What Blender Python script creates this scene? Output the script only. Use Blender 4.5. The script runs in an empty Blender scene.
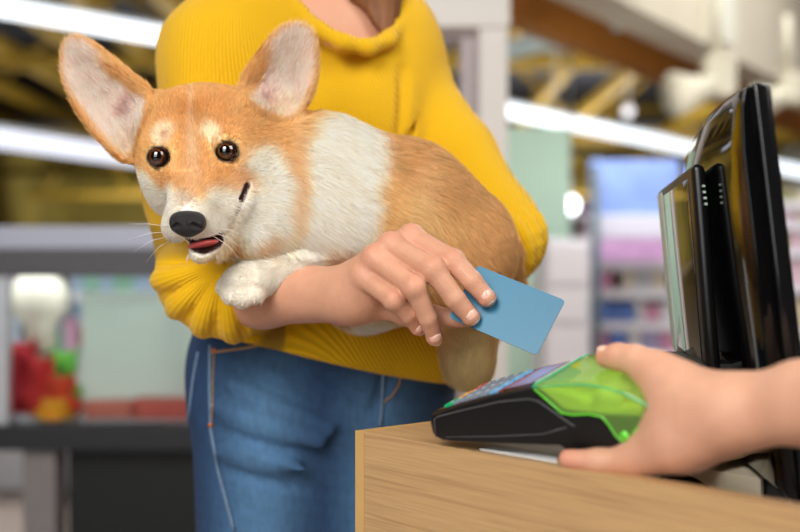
import bpy, bmesh, math, random
import numpy as np
from mathutils import Vector, Matrix
random.seed(7)
RNG = np.random.default_rng(7)
S = bpy.context.scene
COL = S.collection
# ------------------------------------------------------------------ camera
F = 1111.11            # focal length in pixels of an 800 wide frame (50 mm on 36 mm)
CZ = 1.091             # camera height, counter top at 0.95
cd = bpy.data.cameras.new('camera'); cd.lens = 50; cd.sensor_width = 36
cam = bpy.data.objects.new('camera', cd); COL.objects.link(cam)
cam.location = (0, 0, CZ); cam.rotation_euler = (math.pi/2, 0, 0)
cd.dof.use_dof = True; cd.dof.focus_distance = 0.965; cd.dof.aperture_fstop = 3.1
cd.clip_start = 0.05; cd.clip_end = 200
S.camera = cam
# ------------------------------------------------------------------ world, lights, exposure
W = bpy.data.worlds.new('daylight'); S.world = W; W.use_nodes = True
W.node_tree.nodes['Background'].inputs[0].default_value = (0.86, 0.93, 1.0, 1)
W.node_tree.nodes['Background'].inputs[1].default_value = 0.95
def area(name, loc, target, sx, sy, power, col=(1, 1, 1)):
    l = bpy.data.lights.new(name, 'AREA'); l.shape = 'RECTANGLE'; l.size = sx; l.size_y = sy
    l.energy = power; l.color = col
    o = bpy.data.objects.new(name, l); COL.objects.link(o); o.location = loc
    o.rotation_euler = (Vector(target)-Vector(loc)).to_track_quat('-Z', 'Y').to_euler()
    return o
area('overhead_fill_light', (-0.9, -1.1, 2.55), (0.0, 1.1, 1.1), 1.2, 1.2, 62, (1, .965, .91))  # added key light, low and frontal for the dog; no panel hangs here
area('overhead_fill_light', (1.5, -0.1, 2.6), (0.1, 1.2, 1.1), 1.2, 1.4, 36, (1, .97, .92))  # second added light from the right, without a fixture
area('front_fill_light', (-1.6, -4.8, 1.9), (0.0, 2.0, 1.3), 4.2, 2.4, 115, (.95, .98, 1))  # added fill and reflection source behind the camera; no window in that wall
area('overhead_fill_light', (-2.0, 4.0, 3.6), (-2.0, 4.2, 0), 2.5, 2.5, 90, (1, .98, .96))  # added light over the left background, no lamp body
area('overhead_fill_light', (3.0, 5.2, 3.9), (3.0, 5.6, 0), 3.5, 3.0, 170, (.96, .98, 1))  # added light over the right background, no lamp body
area('hall_fill_light', (0.0, 14.0, 2.6), (0.0, 14.0, 6), 14, 10, 360, (1, .97, .9))  # added to lift the trusses; the hall has no uplighters
area('hall_fill_light', (0.0, 31.0, 2.2), (0.0, 38.0, 4.2), 18, 2, 900, (1, .97, .9))  # added to brighten the dark back wall
area('hall_fill_light', (3.2, 16.0, 2.6), (3.2, 16.0, 6), 4, 12, 900, (1, .98, .95))  # added to lighten the ceiling on the right
S.view_settings.view_transform = 'Standard'; S.view_settings.look = 'None'
S.view_settings.exposure = 0.15; S.view_settings.gamma = 1.0
S.view_settings.use_curve_mapping = False
S.render.film_transparent = False

# ------------------------------------------------------------------ helpers
def P(px, py, d):
    return np.array([(px-400)/F*d, d, CZ+(266-py)/F*d])
def V(px, py, d): return Vector(P(px, py, d))
def lin(c):
    c = np.asarray(c, float)/255.0
    return np.where(c <= .04045, c/12.92, ((c+.055)/1.055)**2.4)
def L4(c):
    r = lin(c); return (float(r[0]), float(r[1]), float(r[2]), 1.0)
def srgb(v): return tuple(v)
MATS = {}
def mat(name, col=(128, 128, 128), rough=.5, metal=0, noise=0, nscale=20, bump=0, bscale=60, spec=.5,
        emit=None, estr=0, trans=0, coat=0, attr=None, sss=0, stretch=None, alpha=1, ior=1.45, sheen=0):
    if name in MATS: return MATS[name]
    m = bpy.data.materials.new(name); m.use_nodes = True; MATS[name] = m
    nt = m.node_tree; N = nt.nodes; Lk = nt.links; b = N['Principled BSDF']
    b.inputs['Roughness'].default_value = rough; b.inputs['Metallic'].default_value = metal
    b.inputs['Specular IOR Level'].default_value = spec; b.inputs['IOR'].default_value = ior
    b.inputs['Transmission Weight'].default_value = trans; b.inputs['Coat Weight'].default_value = coat
    b.inputs['Coat Roughness'].default_value = .03; b.inputs['Alpha'].default_value = alpha
    b.inputs['Base Color'].default_value = L4(col)
    if sheen: b.inputs['Sheen Weight'].default_value = sheen
    if emit: b.inputs['Emission Color'].default_value = L4(emit); b.inputs['Emission Strength'].default_value = estr
    tc = N.new('ShaderNodeTexCoord'); mp = N.new('ShaderNodeMapping'); Lk.new(tc.outputs['Object'], mp.inputs[0])
    if stretch: mp.inputs['Scale'].default_value = stretch
    src = None
    if attr:
        a = N.new('ShaderNodeAttribute'); a.attribute_name = attr; src = a.outputs['Color']
    if noise:
        n = N.new('ShaderNodeTexNoise'); n.inputs['Scale'].default_value = nscale; n.inputs['Detail'].default_value = 5
        Lk.new(mp.outputs[0], n.inputs['Vector'])
        mr = N.new('ShaderNodeMapRange'); mr.inputs[3].default_value = 1-noise; mr.inputs[4].default_value = 1+noise
        mr.inputs[1].default_value = .25; mr.inputs[2].default_value = .75
        Lk.new(n.outputs[0], mr.inputs[0])
        mx = N.new('ShaderNodeVectorMath'); mx.operation = 'MULTIPLY'
        if src: Lk.new(src, mx.inputs[0])
        else: mx.inputs[0].default_value = L4(col)[:3]
        Lk.new(mr.outputs[0], mx.inputs[1]); src = mx.outputs[0]
    if src: Lk.new(src, b.inputs['Base Color'])
    if bump:
        n = N.new('ShaderNodeTexNoise'); n.inputs['Scale'].default_value = bscale; n.inputs['Detail'].default_value = 4
        Lk.new(mp.outputs[0], n.inputs['Vector'])
        bp = N.new('ShaderNodeBump'); bp.inputs['Strength'].default_value = bump; bp.inputs['Distance'].default_value = .002
        Lk.new(n.outputs[0], bp.inputs['Height']); Lk.new(bp.outputs[0], b.inputs['Normal'])
    if sss:
        b.inputs['Subsurface Weight'].default_value = sss; b.inputs['Subsurface Radius'].default_value = (1, .35, .2)
        b.inputs['Subsurface Scale'].default_value = .006
    return m
def link_mesh(name, me, m=None, parent=None, smooth=True):
    o = bpy.data.objects.new(name, me); COL.objects.link(o)
    if m is not None: me.materials.append(m)
    if smooth: me.polygons.foreach_set('use_smooth', [True]*len(me.polygons))
    if parent is not None: o.parent = parent; o.matrix_parent_inverse = parent.matrix_world.inverted()
    return o
def tag(o, label, cat, group=None, kind=None):
    if label: o['label'] = label
    if cat: o['category'] = cat
    if group: o['group'] = group
    if kind: o['kind'] = kind
    return o
def thing(name, loc, label, cat, group=None):
    o = bpy.data.objects.new(name, None); COL.objects.link(o); o.location = Vector(loc); o.empty_display_size = .05
    bpy.context.view_layer.update()
    return tag(o, label, cat, group)
def from_bm(name, bm, m, parent=None, smooth=False):
    me = bpy.data.meshes.new(name); bm.normal_update(); bm.to_mesh(me); bm.free()
    return link_mesh(name, me, m, parent, smooth)
def bm_box(bm, c, s, M=None, bev=0):
    r = bmesh.ops.create_cube(bm, size=1.0)['verts']
    for v in r:
        v.co = Vector((v.co.x*s[0], v.co.y*s[1], v.co.z*s[2]))
    if bev:
        es = list({e for v in r for e in v.link_edges})
        r = bmesh.ops.bevel(bm, geom=es, offset=bev, segments=2, affect='EDGES', profile=.7)['verts']
        r = [v for v in r if v.is_valid]
    T = Matrix.Translation(Vector(c)) if M is None else M @ Matrix.Translation(Vector(c))
    for v in set(r): v.co = T @ v.co
def box(name, c, s, m, parent=None, bev=0, M=None):
    bm = bmesh.new(); bm_box(bm, c, s, M, bev); return from_bm(name, bm, m, parent)
def struct(o): o['kind'] = 'structure'; return o
def bm_tube(bm, pts, r, seg=10, cap=True):
    pts = [Vector(p) for p in pts]; rings = []
    rs = r if hasattr(r, '__len__') else [r]*len(pts)
    up = None
    for i, p in enumerate(pts):
        t = (pts[min(i+1, len(pts)-1)]-pts[max(i-1, 0)]).normalized()
        if up is None:
            up = Vector((0, 0, 1)) if abs(t.z) < .9 else Vector((1, 0, 0))
        a = t.cross(up).normalized(); b = a.cross(t).normalized(); up = b
        rings.append([bm.verts.new(p+(a*math.cos(q*2*math.pi/seg)+b*math.sin(q*2*math.pi/seg))*rs[i]) for q in range(seg)])
    for i in range(len(rings)-1):
        for q in range(seg):
            bm.faces.new((rings[i][q], rings[i][(q+1) % seg], rings[i+1][(q+1) % seg], rings[i+1][q]))
    if cap:
        bm.faces.new(rings[0][::-1]); bm.faces.new(rings[-1])
def tube(name, pts, r, m, parent=None, seg=10):
    bm = bmesh.new(); bm_tube(bm, pts, r, seg); return from_bm(name, bm, m, parent, True)
def bm_prism(bm, poly, y0, y1, axes=(0, 2, 1), M=None):
    """poly of 2-D points extruded from y0 to y1; axes say where the 2 poly coords and the extrusion go"""
    def mk(p, y):
        c = [0, 0, 0]; c[axes[0]] = p[0]; c[axes[1]] = p[1]; c[axes[2]] = y
        c = Vector(c); return bm.verts.new(M @ c if M is not None else c)
    A = [mk(p, y0) for p in poly]; B = [mk(p, y1) for p in poly]; n = len(poly)
    fs = [bm.faces.new(A), bm.faces.new(B[::-1])]
    for i in range(n): fs.append(bm.faces.new((A[i], B[i], B[(i+1) % n], A[(i+1) % n])))
    bmesh.ops.recalc_face_normals(bm, faces=fs)
    return A+B
def bevel_mod(o, w, seg=3, ang=.5):
    b = o.modifiers.new('bevel', 'BEVEL'); b.width = w; b.segments = seg; b.limit_method = 'ANGLE'; b.angle_limit = ang
    return o
def shade(o):
    o.data.polygons.foreach_set('use_smooth', [True]*len(o.data.polygons)); return o

# ------------------------------------------------------------------ implicit surfaces
class Field:
    def __init__(s, lo, hi, h):
        s.lo = np.array(lo, float); s.h = h
        s.n = np.ceil((np.array(hi)-s.lo)/h).astype(int)+1
        s.phi = np.full(s.n, .25, np.float32)
        s.ax = [(s.lo[i]+np.arange(s.n[i])*h).astype(np.float32) for i in range(3)]
    def _box(s, lo, hi, k):
        m = k+4*s.h
        a = np.clip(np.floor((np.array(lo)-m-s.lo)/s.h).astype(int), 0, s.n)
        b = np.clip(np.ceil((np.array(hi)+m-s.lo)/s.h).astype(int)+1, 0, s.n)
        if np.any(b <= a): return None
        sl = tuple(slice(a[i], b[i]) for i in range(3))
        X = s.ax[0][sl[0]][:, None, None]; Y = s.ax[1][sl[1]][None, :, None]; Z = s.ax[2][sl[2]][None, None, :]
        return sl, X, Y, Z
    def _mix(s, sl, d, k, op):
        a = s.phi[sl]
        if op == 'add':
            if k > 0:
                h = np.maximum(k-np.abs(a-d), 0)/k; s.phi[sl] = np.minimum(a, d)-h*h*k*.25
            else: s.phi[sl] = np.minimum(a, d)
        else:
            d = -d
            if k > 0:
                h = np.maximum(k-np.abs(a-d), 0)/k; s.phi[sl] = np.maximum(a, d)+h*h*k*.25
            else: s.phi[sl] = np.maximum(a, d)
    def cap(s, a, b, ra, rb, k=.01, op='add'):
        a = np.asarray(a, float); b = np.asarray(b, float)
        bx = s._box(np.minimum(a-ra, b-rb), np.maximum(a+ra, b+rb), k)
        if bx is None: return
        sl, X, Y, Z = bx; ba = b-a; L = float(ba@ba)+1e-12
        t = np.clip(((X-a[0])*ba[0]+(Y-a[1])*ba[1]+(Z-a[2])*ba[2])/L, 0, 1)
        d = np.sqrt((X-a[0]-t*ba[0])**2+(Y-a[1]-t*ba[1])**2+(Z-a[2]-t*ba[2])**2)-(ra+(rb-ra)*t)
        s._mix(sl, d, k, op)
    def chain(s, pts, rs, k=.01, k0=None, op='add'):
        for i in range(len(pts)-1):
            s.cap(pts[i], pts[i+1], rs[i], rs[i+1], (k0 if (i == 0 and k0 is not None) else k), op)
    def ell(s, c, r, k=.01, rot=None, op='add'):
        c = np.asarray(c, float); r = np.asarray(r, float); R = np.eye(3) if rot is None else np.array(rot)
        e = np.sqrt(((R*r[None, :])**2).sum(1))
        bx = s._box(c-e, c+e, k)
        if bx is None: return
        sl, X, Y, Z = bx; X = X-c[0]; Y = Y-c[1]; Z = Z-c[2]
        q = [(R[0, i]*X+R[1, i]*Y+R[2, i]*Z) for i in range(3)]
        k0 = np.sqrt(sum((q[i]/r[i])**2 for i in range(3)))
        k1 = np.sqrt(sum((q[i]/r[i]**2)**2 for i in range(3)))+1e-9
        s._mix(sl, k0*(k0-1)/k1, k, op)
    def func(s, lo, hi, f, k=0, op='add'):
        bx = s._box(lo, hi, k); sl, X, Y, Z = bx
        s._mix(sl, f(X, Y, Z), k, op)
    def sample(s, p):
        g = (np.asarray(p, float)-s.lo)/s.h; i = np.floor(g).astype(int)
        if np.any(i < 0) or np.any(i >= s.n-1): return .25
        f = g-i; v = s.phi[i[0]:i[0]+2, i[1]:i[1]+2, i[2]:i[2]+2]
        v = v[0]*(1-f[0])+v[1]*f[0]; v = v[0]*(1-f[1])+v[1]*f[1]; return float(v[0]*(1-f[2])+v[1]*f[2])
    def surf(s, px, py, d0=.5, d1=1.6):
        """depth where the ray of a pixel first meets the surface"""
        d = d0
        while d < d1:
            v = s.sample(P(px, py, d))
            if v < 0: return d
            d += max(.0006, min(v*.8, .02))
        return None
    def nets(s):
        phi = s.phi; ins = phi < 0
        sm = ins[:-1, :-1, :-1].astype(np.int8)
        for dx in (0, 1):
            for dy in (0, 1):
                for dz in (0, 1):
                    if dx or dy or dz:
                        sm = sm+ins[dx:ins.shape[0]-1+dx, dy:ins.shape[1]-1+dy, dz:ins.shape[2]-1+dz]
        act = (sm > 0) & (sm < 8); cells = np.argwhere(act); idx = np.full(act.shape, -1, np.int32)
        idx[act] = np.arange(len(cells)); i, j, k = cells.T
        acc = np.zeros((len(cells), 3)); cnt = np.zeros(len(cells))
        C = [(a, b, c) for a in (0, 1) for b in (0, 1) for c in (0, 1)]
        for a in C:
            for ax in range(3):
                if a[ax]: continue
                b = list(a); b[ax] = 1
                va = phi[i+a[0], j+a[1], k+a[2]]; vb = phi[i+b[0], j+b[1], k+b[2]]
                cr = (va < 0) != (vb < 0); t = np.where(cr, va/(va-vb+1e-20), 0)
                p = np.stack([np.full(len(cells), a[q], float) for q in range(3)], 1); p[:, ax] = t
                acc += p*cr[:, None]; cnt += cr
        verts = s.lo+(cells+acc/cnt[:, None])*s.h
        quads = []
        for ax in range(3):
            b, c = (ax+1) % 3, (ax+2) % 3
            sa = [slice(None)]*3; sb = [slice(None)]*3; sa[ax] = slice(0, -1); sb[ax] = slice(1, None)
            A = ins[tuple(sa)]; B = ins[tuple(sb)]; e = np.argwhere(A != B)
            ok = (e[:, b] > 0) & (e[:, c] > 0) & (e[:, b] < idx.shape[b]) & (e[:, c] < idx.shape[c]); e = e[ok]
            flip = A[tuple(e.T)]
            def g(db, dc):
                q = e.copy(); q[:, b] -= db; q[:, c] -= dc; return idx[tuple(q.T)]
            q = np.stack([g(1, 1), g(0, 1), g(0, 0), g(1, 0)], 1)
            q[~flip] = q[~flip][:, ::-1]; quads.append(q)
        quads = np.concatenate(quads); quads = quads[(quads >= 0).all(1)]
        return verts, quads
def mesh_np(name, v, q):
    me = bpy.data.meshes.new(name); n = q.shape[1]
    me.vertices.add(len(v)); me.vertices.foreach_set('co', v.astype(np.float32).ravel())
    me.loops.add(q.size); me.loops.foreach_set('vertex_index', q.astype(np.int32).ravel())
    me.polygons.add(len(q)); me.polygons.foreach_set('loop_start', np.arange(0, q.size, n, dtype=np.int32))
    me.polygons.foreach_set('loop_total', np.full(len(q), n, np.int32)); me.update(calc_edges=True); me.validate()
    return me
def set_col(me, c, name='Col'):
    a = me.attributes.new(name, 'FLOAT_COLOR', 'POINT'); d = np.ones((len(c), 4), np.float32); d[:, :3] = c
    a.data.foreach_set('color', d.ravel())
def px_of(v): return np.stack([400+F*v[:, 0]/v[:, 1], 266-F*(v[:, 2]-CZ)/v[:, 1]], 1)
def sstep(a, b, x):
    t = np.clip((x-a)/(b-a), 0, 1); return t*t*(3-2*t)
def blob(c, Q, cx, cy, rx, ry, col, ang=0, soft=.35, amt=1):
    """mix a coat or skin patch into the per-vertex colours c; Q are patch coordinates"""
    a = math.radians(ang); dx = Q[:, 0]-cx; dy = Q[:, 1]-cy
    u = (dx*math.cos(a)+dy*math.sin(a))/rx; v = (-dx*math.sin(a)+dy*math.cos(a))/ry
    w = (1-sstep(1-soft, 1+soft, np.sqrt(u*u+v*v)))*amt
    c += (lin(col)[None, :]-c)*w[:, None]
def noise3(v, s, seed=0):
    """cheap value noise on points"""
    r = np.random.default_rng(seed); T = r.random(4096); g = v*s; i = np.floor(g).astype(int); f = g-i; f = f*f*(3-2*f)
    out = 0
    for a in (0, 1):
        for b in (0, 1):
            for c in (0, 1):
                h = ((i[:, 0]+a)*73856093 ^ (i[:, 1]+b)*19349663 ^ (i[:, 2]+c)*83492791) & 4095
                out = out+T[h]*(f[:, 0] if a else 1-f[:, 0])*(f[:, 1] if b else 1-f[:, 1])*(f[:, 2] if c else 1-f[:, 2])
    return out
def seg_d(v, a, b):
    ba = b-a; t = np.clip((v-a)@ba/(ba@ba), 0, 1); return np.linalg.norm(v-a-t[:, None]*ba, axis=1)
def frame(u, hint=(0, 0, 1)):
    """3x3 whose columns are u, side, up"""
    u = np.array(u, float); u /= np.linalg.norm(u); h = np.array(hint, float)
    s = np.cross(h, u); s /= np.linalg.norm(s); w = np.cross(u, s); return np.stack([u, s, w], 1)
# ------------------------------------------------------------------ the hall
M_floor = mat('floor_tile', (176, 160, 150), .35, noise=.06, nscale=3)
M_ceil = mat('ceiling_dark', (74, 76, 84), .9, noise=.25, nscale=1.2)
M_truss = mat('truss_paint', (150, 120, 30), .6, noise=.15, nscale=2)
M_backwall = mat('back_wall_paint', (128, 114, 50), .9, noise=.3, nscale=.5)
M_sidewall = mat('side_wall_paint', (186, 188, 184), .8, noise=.05, nscale=2)
X0, X1, Y0, Y1, ZC = -11.0, 13.0, -5.0, 38.0, 5.0
struct(box('floor', ((X0+X1)/2, (Y0+Y1)/2, -.05), (X1-X0, Y1-Y0, .1), M_floor))
struct(box('ceiling', ((X0+X1)/2, (Y0+Y1)/2, ZC+.05), (X1-X0, Y1-Y0, .1), M_ceil))
struct(box('wall_back', ((X0+X1)/2, Y1+.1, ZC/2), (X1-X0, .2, ZC), M_backwall))
struct(box('wall_front', ((X0+X1)/2, Y0-.1, ZC/2), (X1-X0, .2, ZC), mat('front_wall_paint', (112, 100, 84), .8, noise=.15, nscale=.8)))
struct(box('wall_left', (X0-.1, (Y0+Y1)/2, ZC/2), (.2, Y1-Y0, ZC), M_backwall))
struct(box('wall_right', (X1+.1, (Y0+Y1)/2, ZC/2), (.2, Y1-Y0, ZC), M_sidewall))
nb = 0
for y, zb in ((7.2, 3.55), (10.5, 3.95), (14.8, 3.8), (19.5, 3.4), (26, 3.3), (33, 3.2)):
    bm = bmesh.new(); th = .11
    for z in (zb, 4.75): bm_box(bm, ((X0+X1)/2, y, z), (X1-X0, th, th*1.5))
    x = X0+.3; s = 1
    while x < X1-1.5:
        za, zc = (zb, 4.75) if s > 0 else (4.75, zb)
        bm_tube(bm, [(x, y, za), (x+1.4, y, zc)], .05, 6); x += 1.4; s = -s
    nb += 1; struct(from_bm('trim_%d' % nb, bm, M_truss))
for x in (-8, -6.4, -5.2, -4.2, -3.4, -2.5, -1.6, -.6, 1.4, 2.4, 3.4, 5.6, 9):
    nb += 1; struct(box('trim_%d' % nb, (x, 21, 3.95), (.14, 33, .2), M_truss))
# the big beige fascia that crosses the top right corner, with its orange shadow gap strip
M_fascia = mat('fascia_beige', (214, 202, 180), .7, noise=.04, nscale=2)
M_orange = mat('orange_strip', (176, 112, 36), .6, noise=.1, nscale=3)
a, b = P(560, -14, 5.0), P(860, 130, 10.3); a = a-(b-a)*.15
zb = (a[2]+b[2])/2
def wallbox(name, a, b, z0, z1, th, m, bev=0):
    a = Vector((a[0], a[1], 0)); b = Vector((b[0], b[1], 0)); u = (b-a); L = u.length; u.normalize()
    M = Matrix.Translation((a+b)/2)@Matrix.Rotation(math.atan2(u.y, u.x), 4, 'Z')
    return box(name, (0, 0, (z0+z1)/2), (L, th, z1-z0), m, M=M, bev=bev)
struct(wallbox('trim_%d' % (nb+1), a, b, zb, zb+1.15, .25, M_fascia))
struct(wallbox('trim_%d' % (nb+2), a+np.array([-.2, .3, 0]), b+np.array([-.2, .3, 0]), zb-.10, zb+.1, .12, M_orange))
struct(wallbox('trim_%d' % (nb+3), P(709, 60, 6.2), P(722, 60, 6.33), zb-.01, zb+1.1, .16, mat('fascia_joint', (226, 222, 204), .6)))
# cased opening of white posts and header behind the woman
M_post = mat('post_white', (242, 236, 230), .5, noise=.02, nscale=3)
M_post2 = mat('post_grey', (190, 178, 180), .5)
opening = thing('cased_opening', P(470, 266, 3.1)*[1, 1, 0], 'white square-edged door frame standing behind the woman in yellow', 'door frame')
zt = P(480, 30, 3.1)[2]; xr0, xr1 = P(463, 0, 3.1)[0], P(507, 0, 3.1)[0]
box('post', ((xr0+xr1)/2+.02, 3.1, zt/2), (xr1-xr0-.045, .10, zt), M_post, opening, .004)
box('post_reveal', (xr0+.02, 3.16, zt/2), (.05, .12, zt), M_post2, opening, .004)
xl = P(235, 0, 3.1)[0]
box('post', (xl, 3.1, zt/2), (.10, .10, zt), M_post, opening, .004)
box('header', ((xl+xr1)/2-.02, 3.1, zt+.13), (xr1-xl+.045, .13, .27), M_post, opening, .006)
box('header_lip', ((xl+xr0)/2, 3.16, zt-.012), (xr0-xl, .1, .025), M_post2, opening)

# linear lights
M_tube = mat('light_tube', (250, 250, 250), .4, emit=(236, 246, 255), estr=1.7)
M_tube2 = mat('light_tube_soft', (250, 250, 250), .4, emit=(226, 232, 250), estr=1.2)
M_house = mat('light_housing', (200, 205, 210), .5)
M_grey = mat('added_glow_diffuser', (190, 200, 200), .5, emit=(150, 165, 160), estr=.35)  # weak glow added so the unlit strip stands out
def strip(p, q, r, m, label, name='linear_light'):
    p, q = Vector(p), Vector(q)
    t = thing(name, (p+q)/2, label, 'ceiling light', 'hanging tube lights')
    tube('diffuser', [p, q], r, m, t, 12)
    u = (q-p).normalized(); up = Vector((0, 0, 1)); M = Matrix.Translation((p+q)/2+up*r*1.1)@u.to_track_quat('X', 'Z').to_matrix().to_4x4()
    box('housing', (0, 0, 0), ((q-p).length*.98, r*1.2, r*.5), M_house, t, M=M)
    for f in (.12, .88):
        c = p.lerp(q, f); tube('suspension_wire', [c+up*r, (c.x, c.y, ZC)], .008, M_house, t, 6)
    return t
strip(P(-90, -9, 11.0), P(225, 47, 13.0), .092, M_tube, 'bright white tube light above the large ear, uppermost on the left')
strip(P(-60, 130, 12.0), P(210, 168, 14.5), .105, M_tube2, 'pale tube light just below the tip of the dog\'s left-hand ear')
strip(P(499, 108.5, 11.5), P(860, 184, 15.5), .070, M_tube, 'bright white tube light running behind the top of the black monitor')
strip(P(470, 64, 7.0), P(618, 21, 6.2), .052, M_grey, 'dim grey-green tube light slanting under the beige beam')
# small round lamps far behind
M_bulb = mat('bulb_glow', (255, 255, 255), .4, emit=(240, 246, 255), estr=6)
M_bulb2 = mat('bulb_dim', (255, 255, 255), .4, emit=(200, 200, 215), estr=1.2)
def bulb(px, py, d, r, m, label):
    c = V(px, py, d); t = thing('round_lamp', c, label, 'lamp')
    bm = bmesh.new(); bmesh.ops.create_uvsphere(bm, u_segments=20, v_segments=12, radius=r, matrix=Matrix.Translation(c))
    from_bm('globe', bm, m, t, True)
    tube('stem', [c+Vector((0, 0, r)), (c.x, c.y, ZC)], .01, M_house, t, 6)
bulb(570, 205, 8.0, .062, M_bulb, 'glowing round lamp above the white cabinet, beside the yellow sleeve')
bulb(628, 111, 14, .07, M_bulb2, 'small dim round lamp above the long tube light on the right')
# beige hanging bracket / horn speaker at the top right
M_beige = mat('bracket_beige', (212, 204, 180), .6)
def hang(px, py, d, s, label):
    c = V(px, py, d); t = thing('ceiling_loudspeaker', c, label, 'loudspeaker')
    bm = bmesh.new()
    bm_tube(bm, [c+Vector((-.16*s, -.05, -.02*s)), c+Vector((-.05*s, 0, 0)), c+Vector((.09*s, .03, .05*s))], [.12*s, .085*s, .05*s], 18)
    from_bm('horn', bm, M_beige, t, True)
    bm = bmesh.new(); bm_box(bm, c+Vector((.1*s, .05, .09*s)), (.16*s, .14*s, .22*s), bev=.015); from_bm('driver_housing', bm, M_beige, t)
    tube('bracket_arm', [c+Vector((.1*s, .08, .15*s)), c+Vector((.1*s, .08, .62*s))], .028*s, M_beige, t)
hang(702, 92, 5.6, .95, 'beige horn loudspeaker hanging above the upper corner of the monitor')
hang(778, 100, 6.3, .8, 'beige loudspeaker hanging at the right edge, behind the top of the monitor')

# ------------------------------------------------------------------ display case at the left
M_alu = mat('case_aluminium', (188, 190, 196), .35, metal=.4, noise=.04)
M_hdr = mat('case_header_grey', (84, 83, 88), .5, noise=.05)
M_top = mat('case_top_white', (180, 184, 202), .35)
M_dark = mat('case_base_dark', (26, 28, 34), .5)
M_panelw = mat('board_white', (226, 232, 222), .5, noise=.02, nscale=2)
M_plinth = mat('plinth_dark', (12, 16, 18), .6)
case = thing('display_case', P(60, 266, 3.2)*[1, 1, 0], 'grey framed glass display case with a white top, standing at the left behind the dog', 'display case')
xa, xb = P(-60, 0, 3.0)[0], P(205, 0, 3.0)[0]; yf, yb = 3.0, 3.55
def zz(py, d=3.0): return P(0, py, d)[2]
box('top_board', ((xa+xb)/2, (yf+yb)/2, (zz(249)+zz(226))/2), (xb-xa, yb-yf, zz(226)-zz(249)), M_top, case, .008)
box('header', ((xa+xb)/2, yf+.02, (zz(250)+zz(277))/2), (xb-xa, .05, zz(250)-zz(277)), M_hdr, case, .003)
box('header', ((xa+xb)/2, yb-.02, (zz(250)+zz(272))/2), (xb-xa, .05, zz(250)-zz(272)), M_hdr, case, .003)
for x, y in ((P(3, 0, 3.0)[0], yf), (P(200, 0, 3.0)[0], yf), (P(3, 0, 3.0)[0], yb), (P(200, 0, 3.0)[0], yb)):
    box('frame_post', (x, y+.001, (zz(277)+zz(424))/2), (.036, .036, zz(277)-zz(424)), M_alu, case, .004)
box('case_floor', ((xa+xb)/2, (yf+yb)/2+.02, zz(424)), (xb-xa-.01, yb-yf-.05, .012), mat('case_floor_grey', (168, 170, 176), .4), case)
box('base_rail', ((xa+xb)/2, yf+.0, (zz(424)+zz(449))/2), (xb-xa, .07, zz(424)-zz(449)), M_dark, case, .006)
box('base_rail', ((xa+xb)/2, yb, (zz(424)+zz(449))/2), (xb-xa, .05, zz(424)-zz(449)), M_dark, case, .006)
g = mat('case_glass', (235, 245, 245), .03, trans=1.0, ior=1.05, spec=.2)
box('glass_pane', ((xa+xb)/2, yf+.015, (zz(277)+zz(424))/2), (xb-xa-.08, .004, zz(277)-zz(424)), g, case)
cx0, cx1 = P(60, 0, 3.0)[0], P(205, 0, 3.0)[0]
box('plinth', ((cx0+cx1)/2, (yf+yb)/2+.03, zz(449)/2), (cx1-cx0, yb-yf-.08, zz(449)-.002), M_plinth, case, .005)
box('support_column', (P(38, 0, 3.0)[0], yf+.06, zz(449)/2), (P(55, 0, 3.0)[0]-P(22, 0, 3.0)[0], .1, zz(449)-.002), mat('column_grey', (128, 122, 122), .4, noise=.05), case, .004)
zf = zz(424)+.006
o = box('display_board', (P(140, 0, 3.14)[0], 3.14, zf+(zz(292, 3.14)-zf)/2), (P(196, 0, 3.14)[0]-P(82, 0, 3.14)[0], .02, zz(292, 3.14)-zf), M_panelw, None, .003)
tag(o, 'large plain white board standing inside the glass display case', 'board')
def lathe(bm, prof, c, seg=20, sx=1, sy=1):
    rings = [[bm.verts.new((c[0]+r*math.cos(q*2*math.pi/seg)*sx, c[1]+r*math.sin(q*2*math.pi/seg)*sy, c[2]+z)) for q in range(seg)] for r, z in prof]
    for i in range(len(rings)-1):
        for q in range(seg): bm.faces.new((rings[i][q], rings[i][(q+1) % seg], rings[i+1][(q+1) % seg], rings[i+1][q]))
    bm.faces.new(rings[0][::-1]); bm.faces.new(rings[-1])
# shelf of the case's inner rear with goods
box('inner_shelf', ((xa+P(82, 0, 3.3)[0])/2, 3.38, zz(352, 3.38)), (P(82, 0, 3.3)[0]-xa, .2, .012), M_alu, case)
bm = bmesh.new(); c = P(40, 304, 3.3)
zsh = zz(352, 3.38)+.006
lathe(bm, [(.03, zsh-c[2]), (.05, zsh-c[2]+.01), (.045, -.06), (.082, -.02), (.088, .035), (.07, .075), (.03, .095), (.001, .098)], c, 24, 1, .7)
tag(from_bm('lamp_shade_ornament', bm, mat('cream_plastic', (232, 224, 206), .5), None, True), 'round cream domed ornament on the inner shelf of the display case', 'ornament')
# colourful items on the case floor
def plush(px, d, h, w, col, label, name='plush_toy', z0=None):
    z0 = zf if z0 is None else z0; x = P(px, 0, d)[0]; bm = bmesh.new()
    lathe(bm, [(w*.3, 0), (w*.5, h*.06), (w*.5, h*.3), (w*.36, h*.5), (w*.3, h*.56), (w*.42, h*.68), (w*.4, h*.85), (w*.2, h*.98), (.001, h)], (x, d, z0), 16, 1, .75)
    for s in (-1, 1): bm_tube(bm, [(x+s*w*.3, d, z0+h*.42), (x+s*w*.62, d-.01, z0+h*.25)], [w*.14, w*.1], 8); bm_tube(bm, [(x+s*w*.25, d, z0+h*.85), (x+s*w*.35, d, z0+h*1.04)], [w*.13, w*.07], 8)
    tag(from_bm(name, bm, mat('toy_%d_%d_%d' % tuple(col), col, .8), None, True), label, 'toy', 'toys in the display case')
plush(22, 3.2, .20, .105, (170, 28, 40), 'dark red soft toy on the floor of the case, furthest left')
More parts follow.
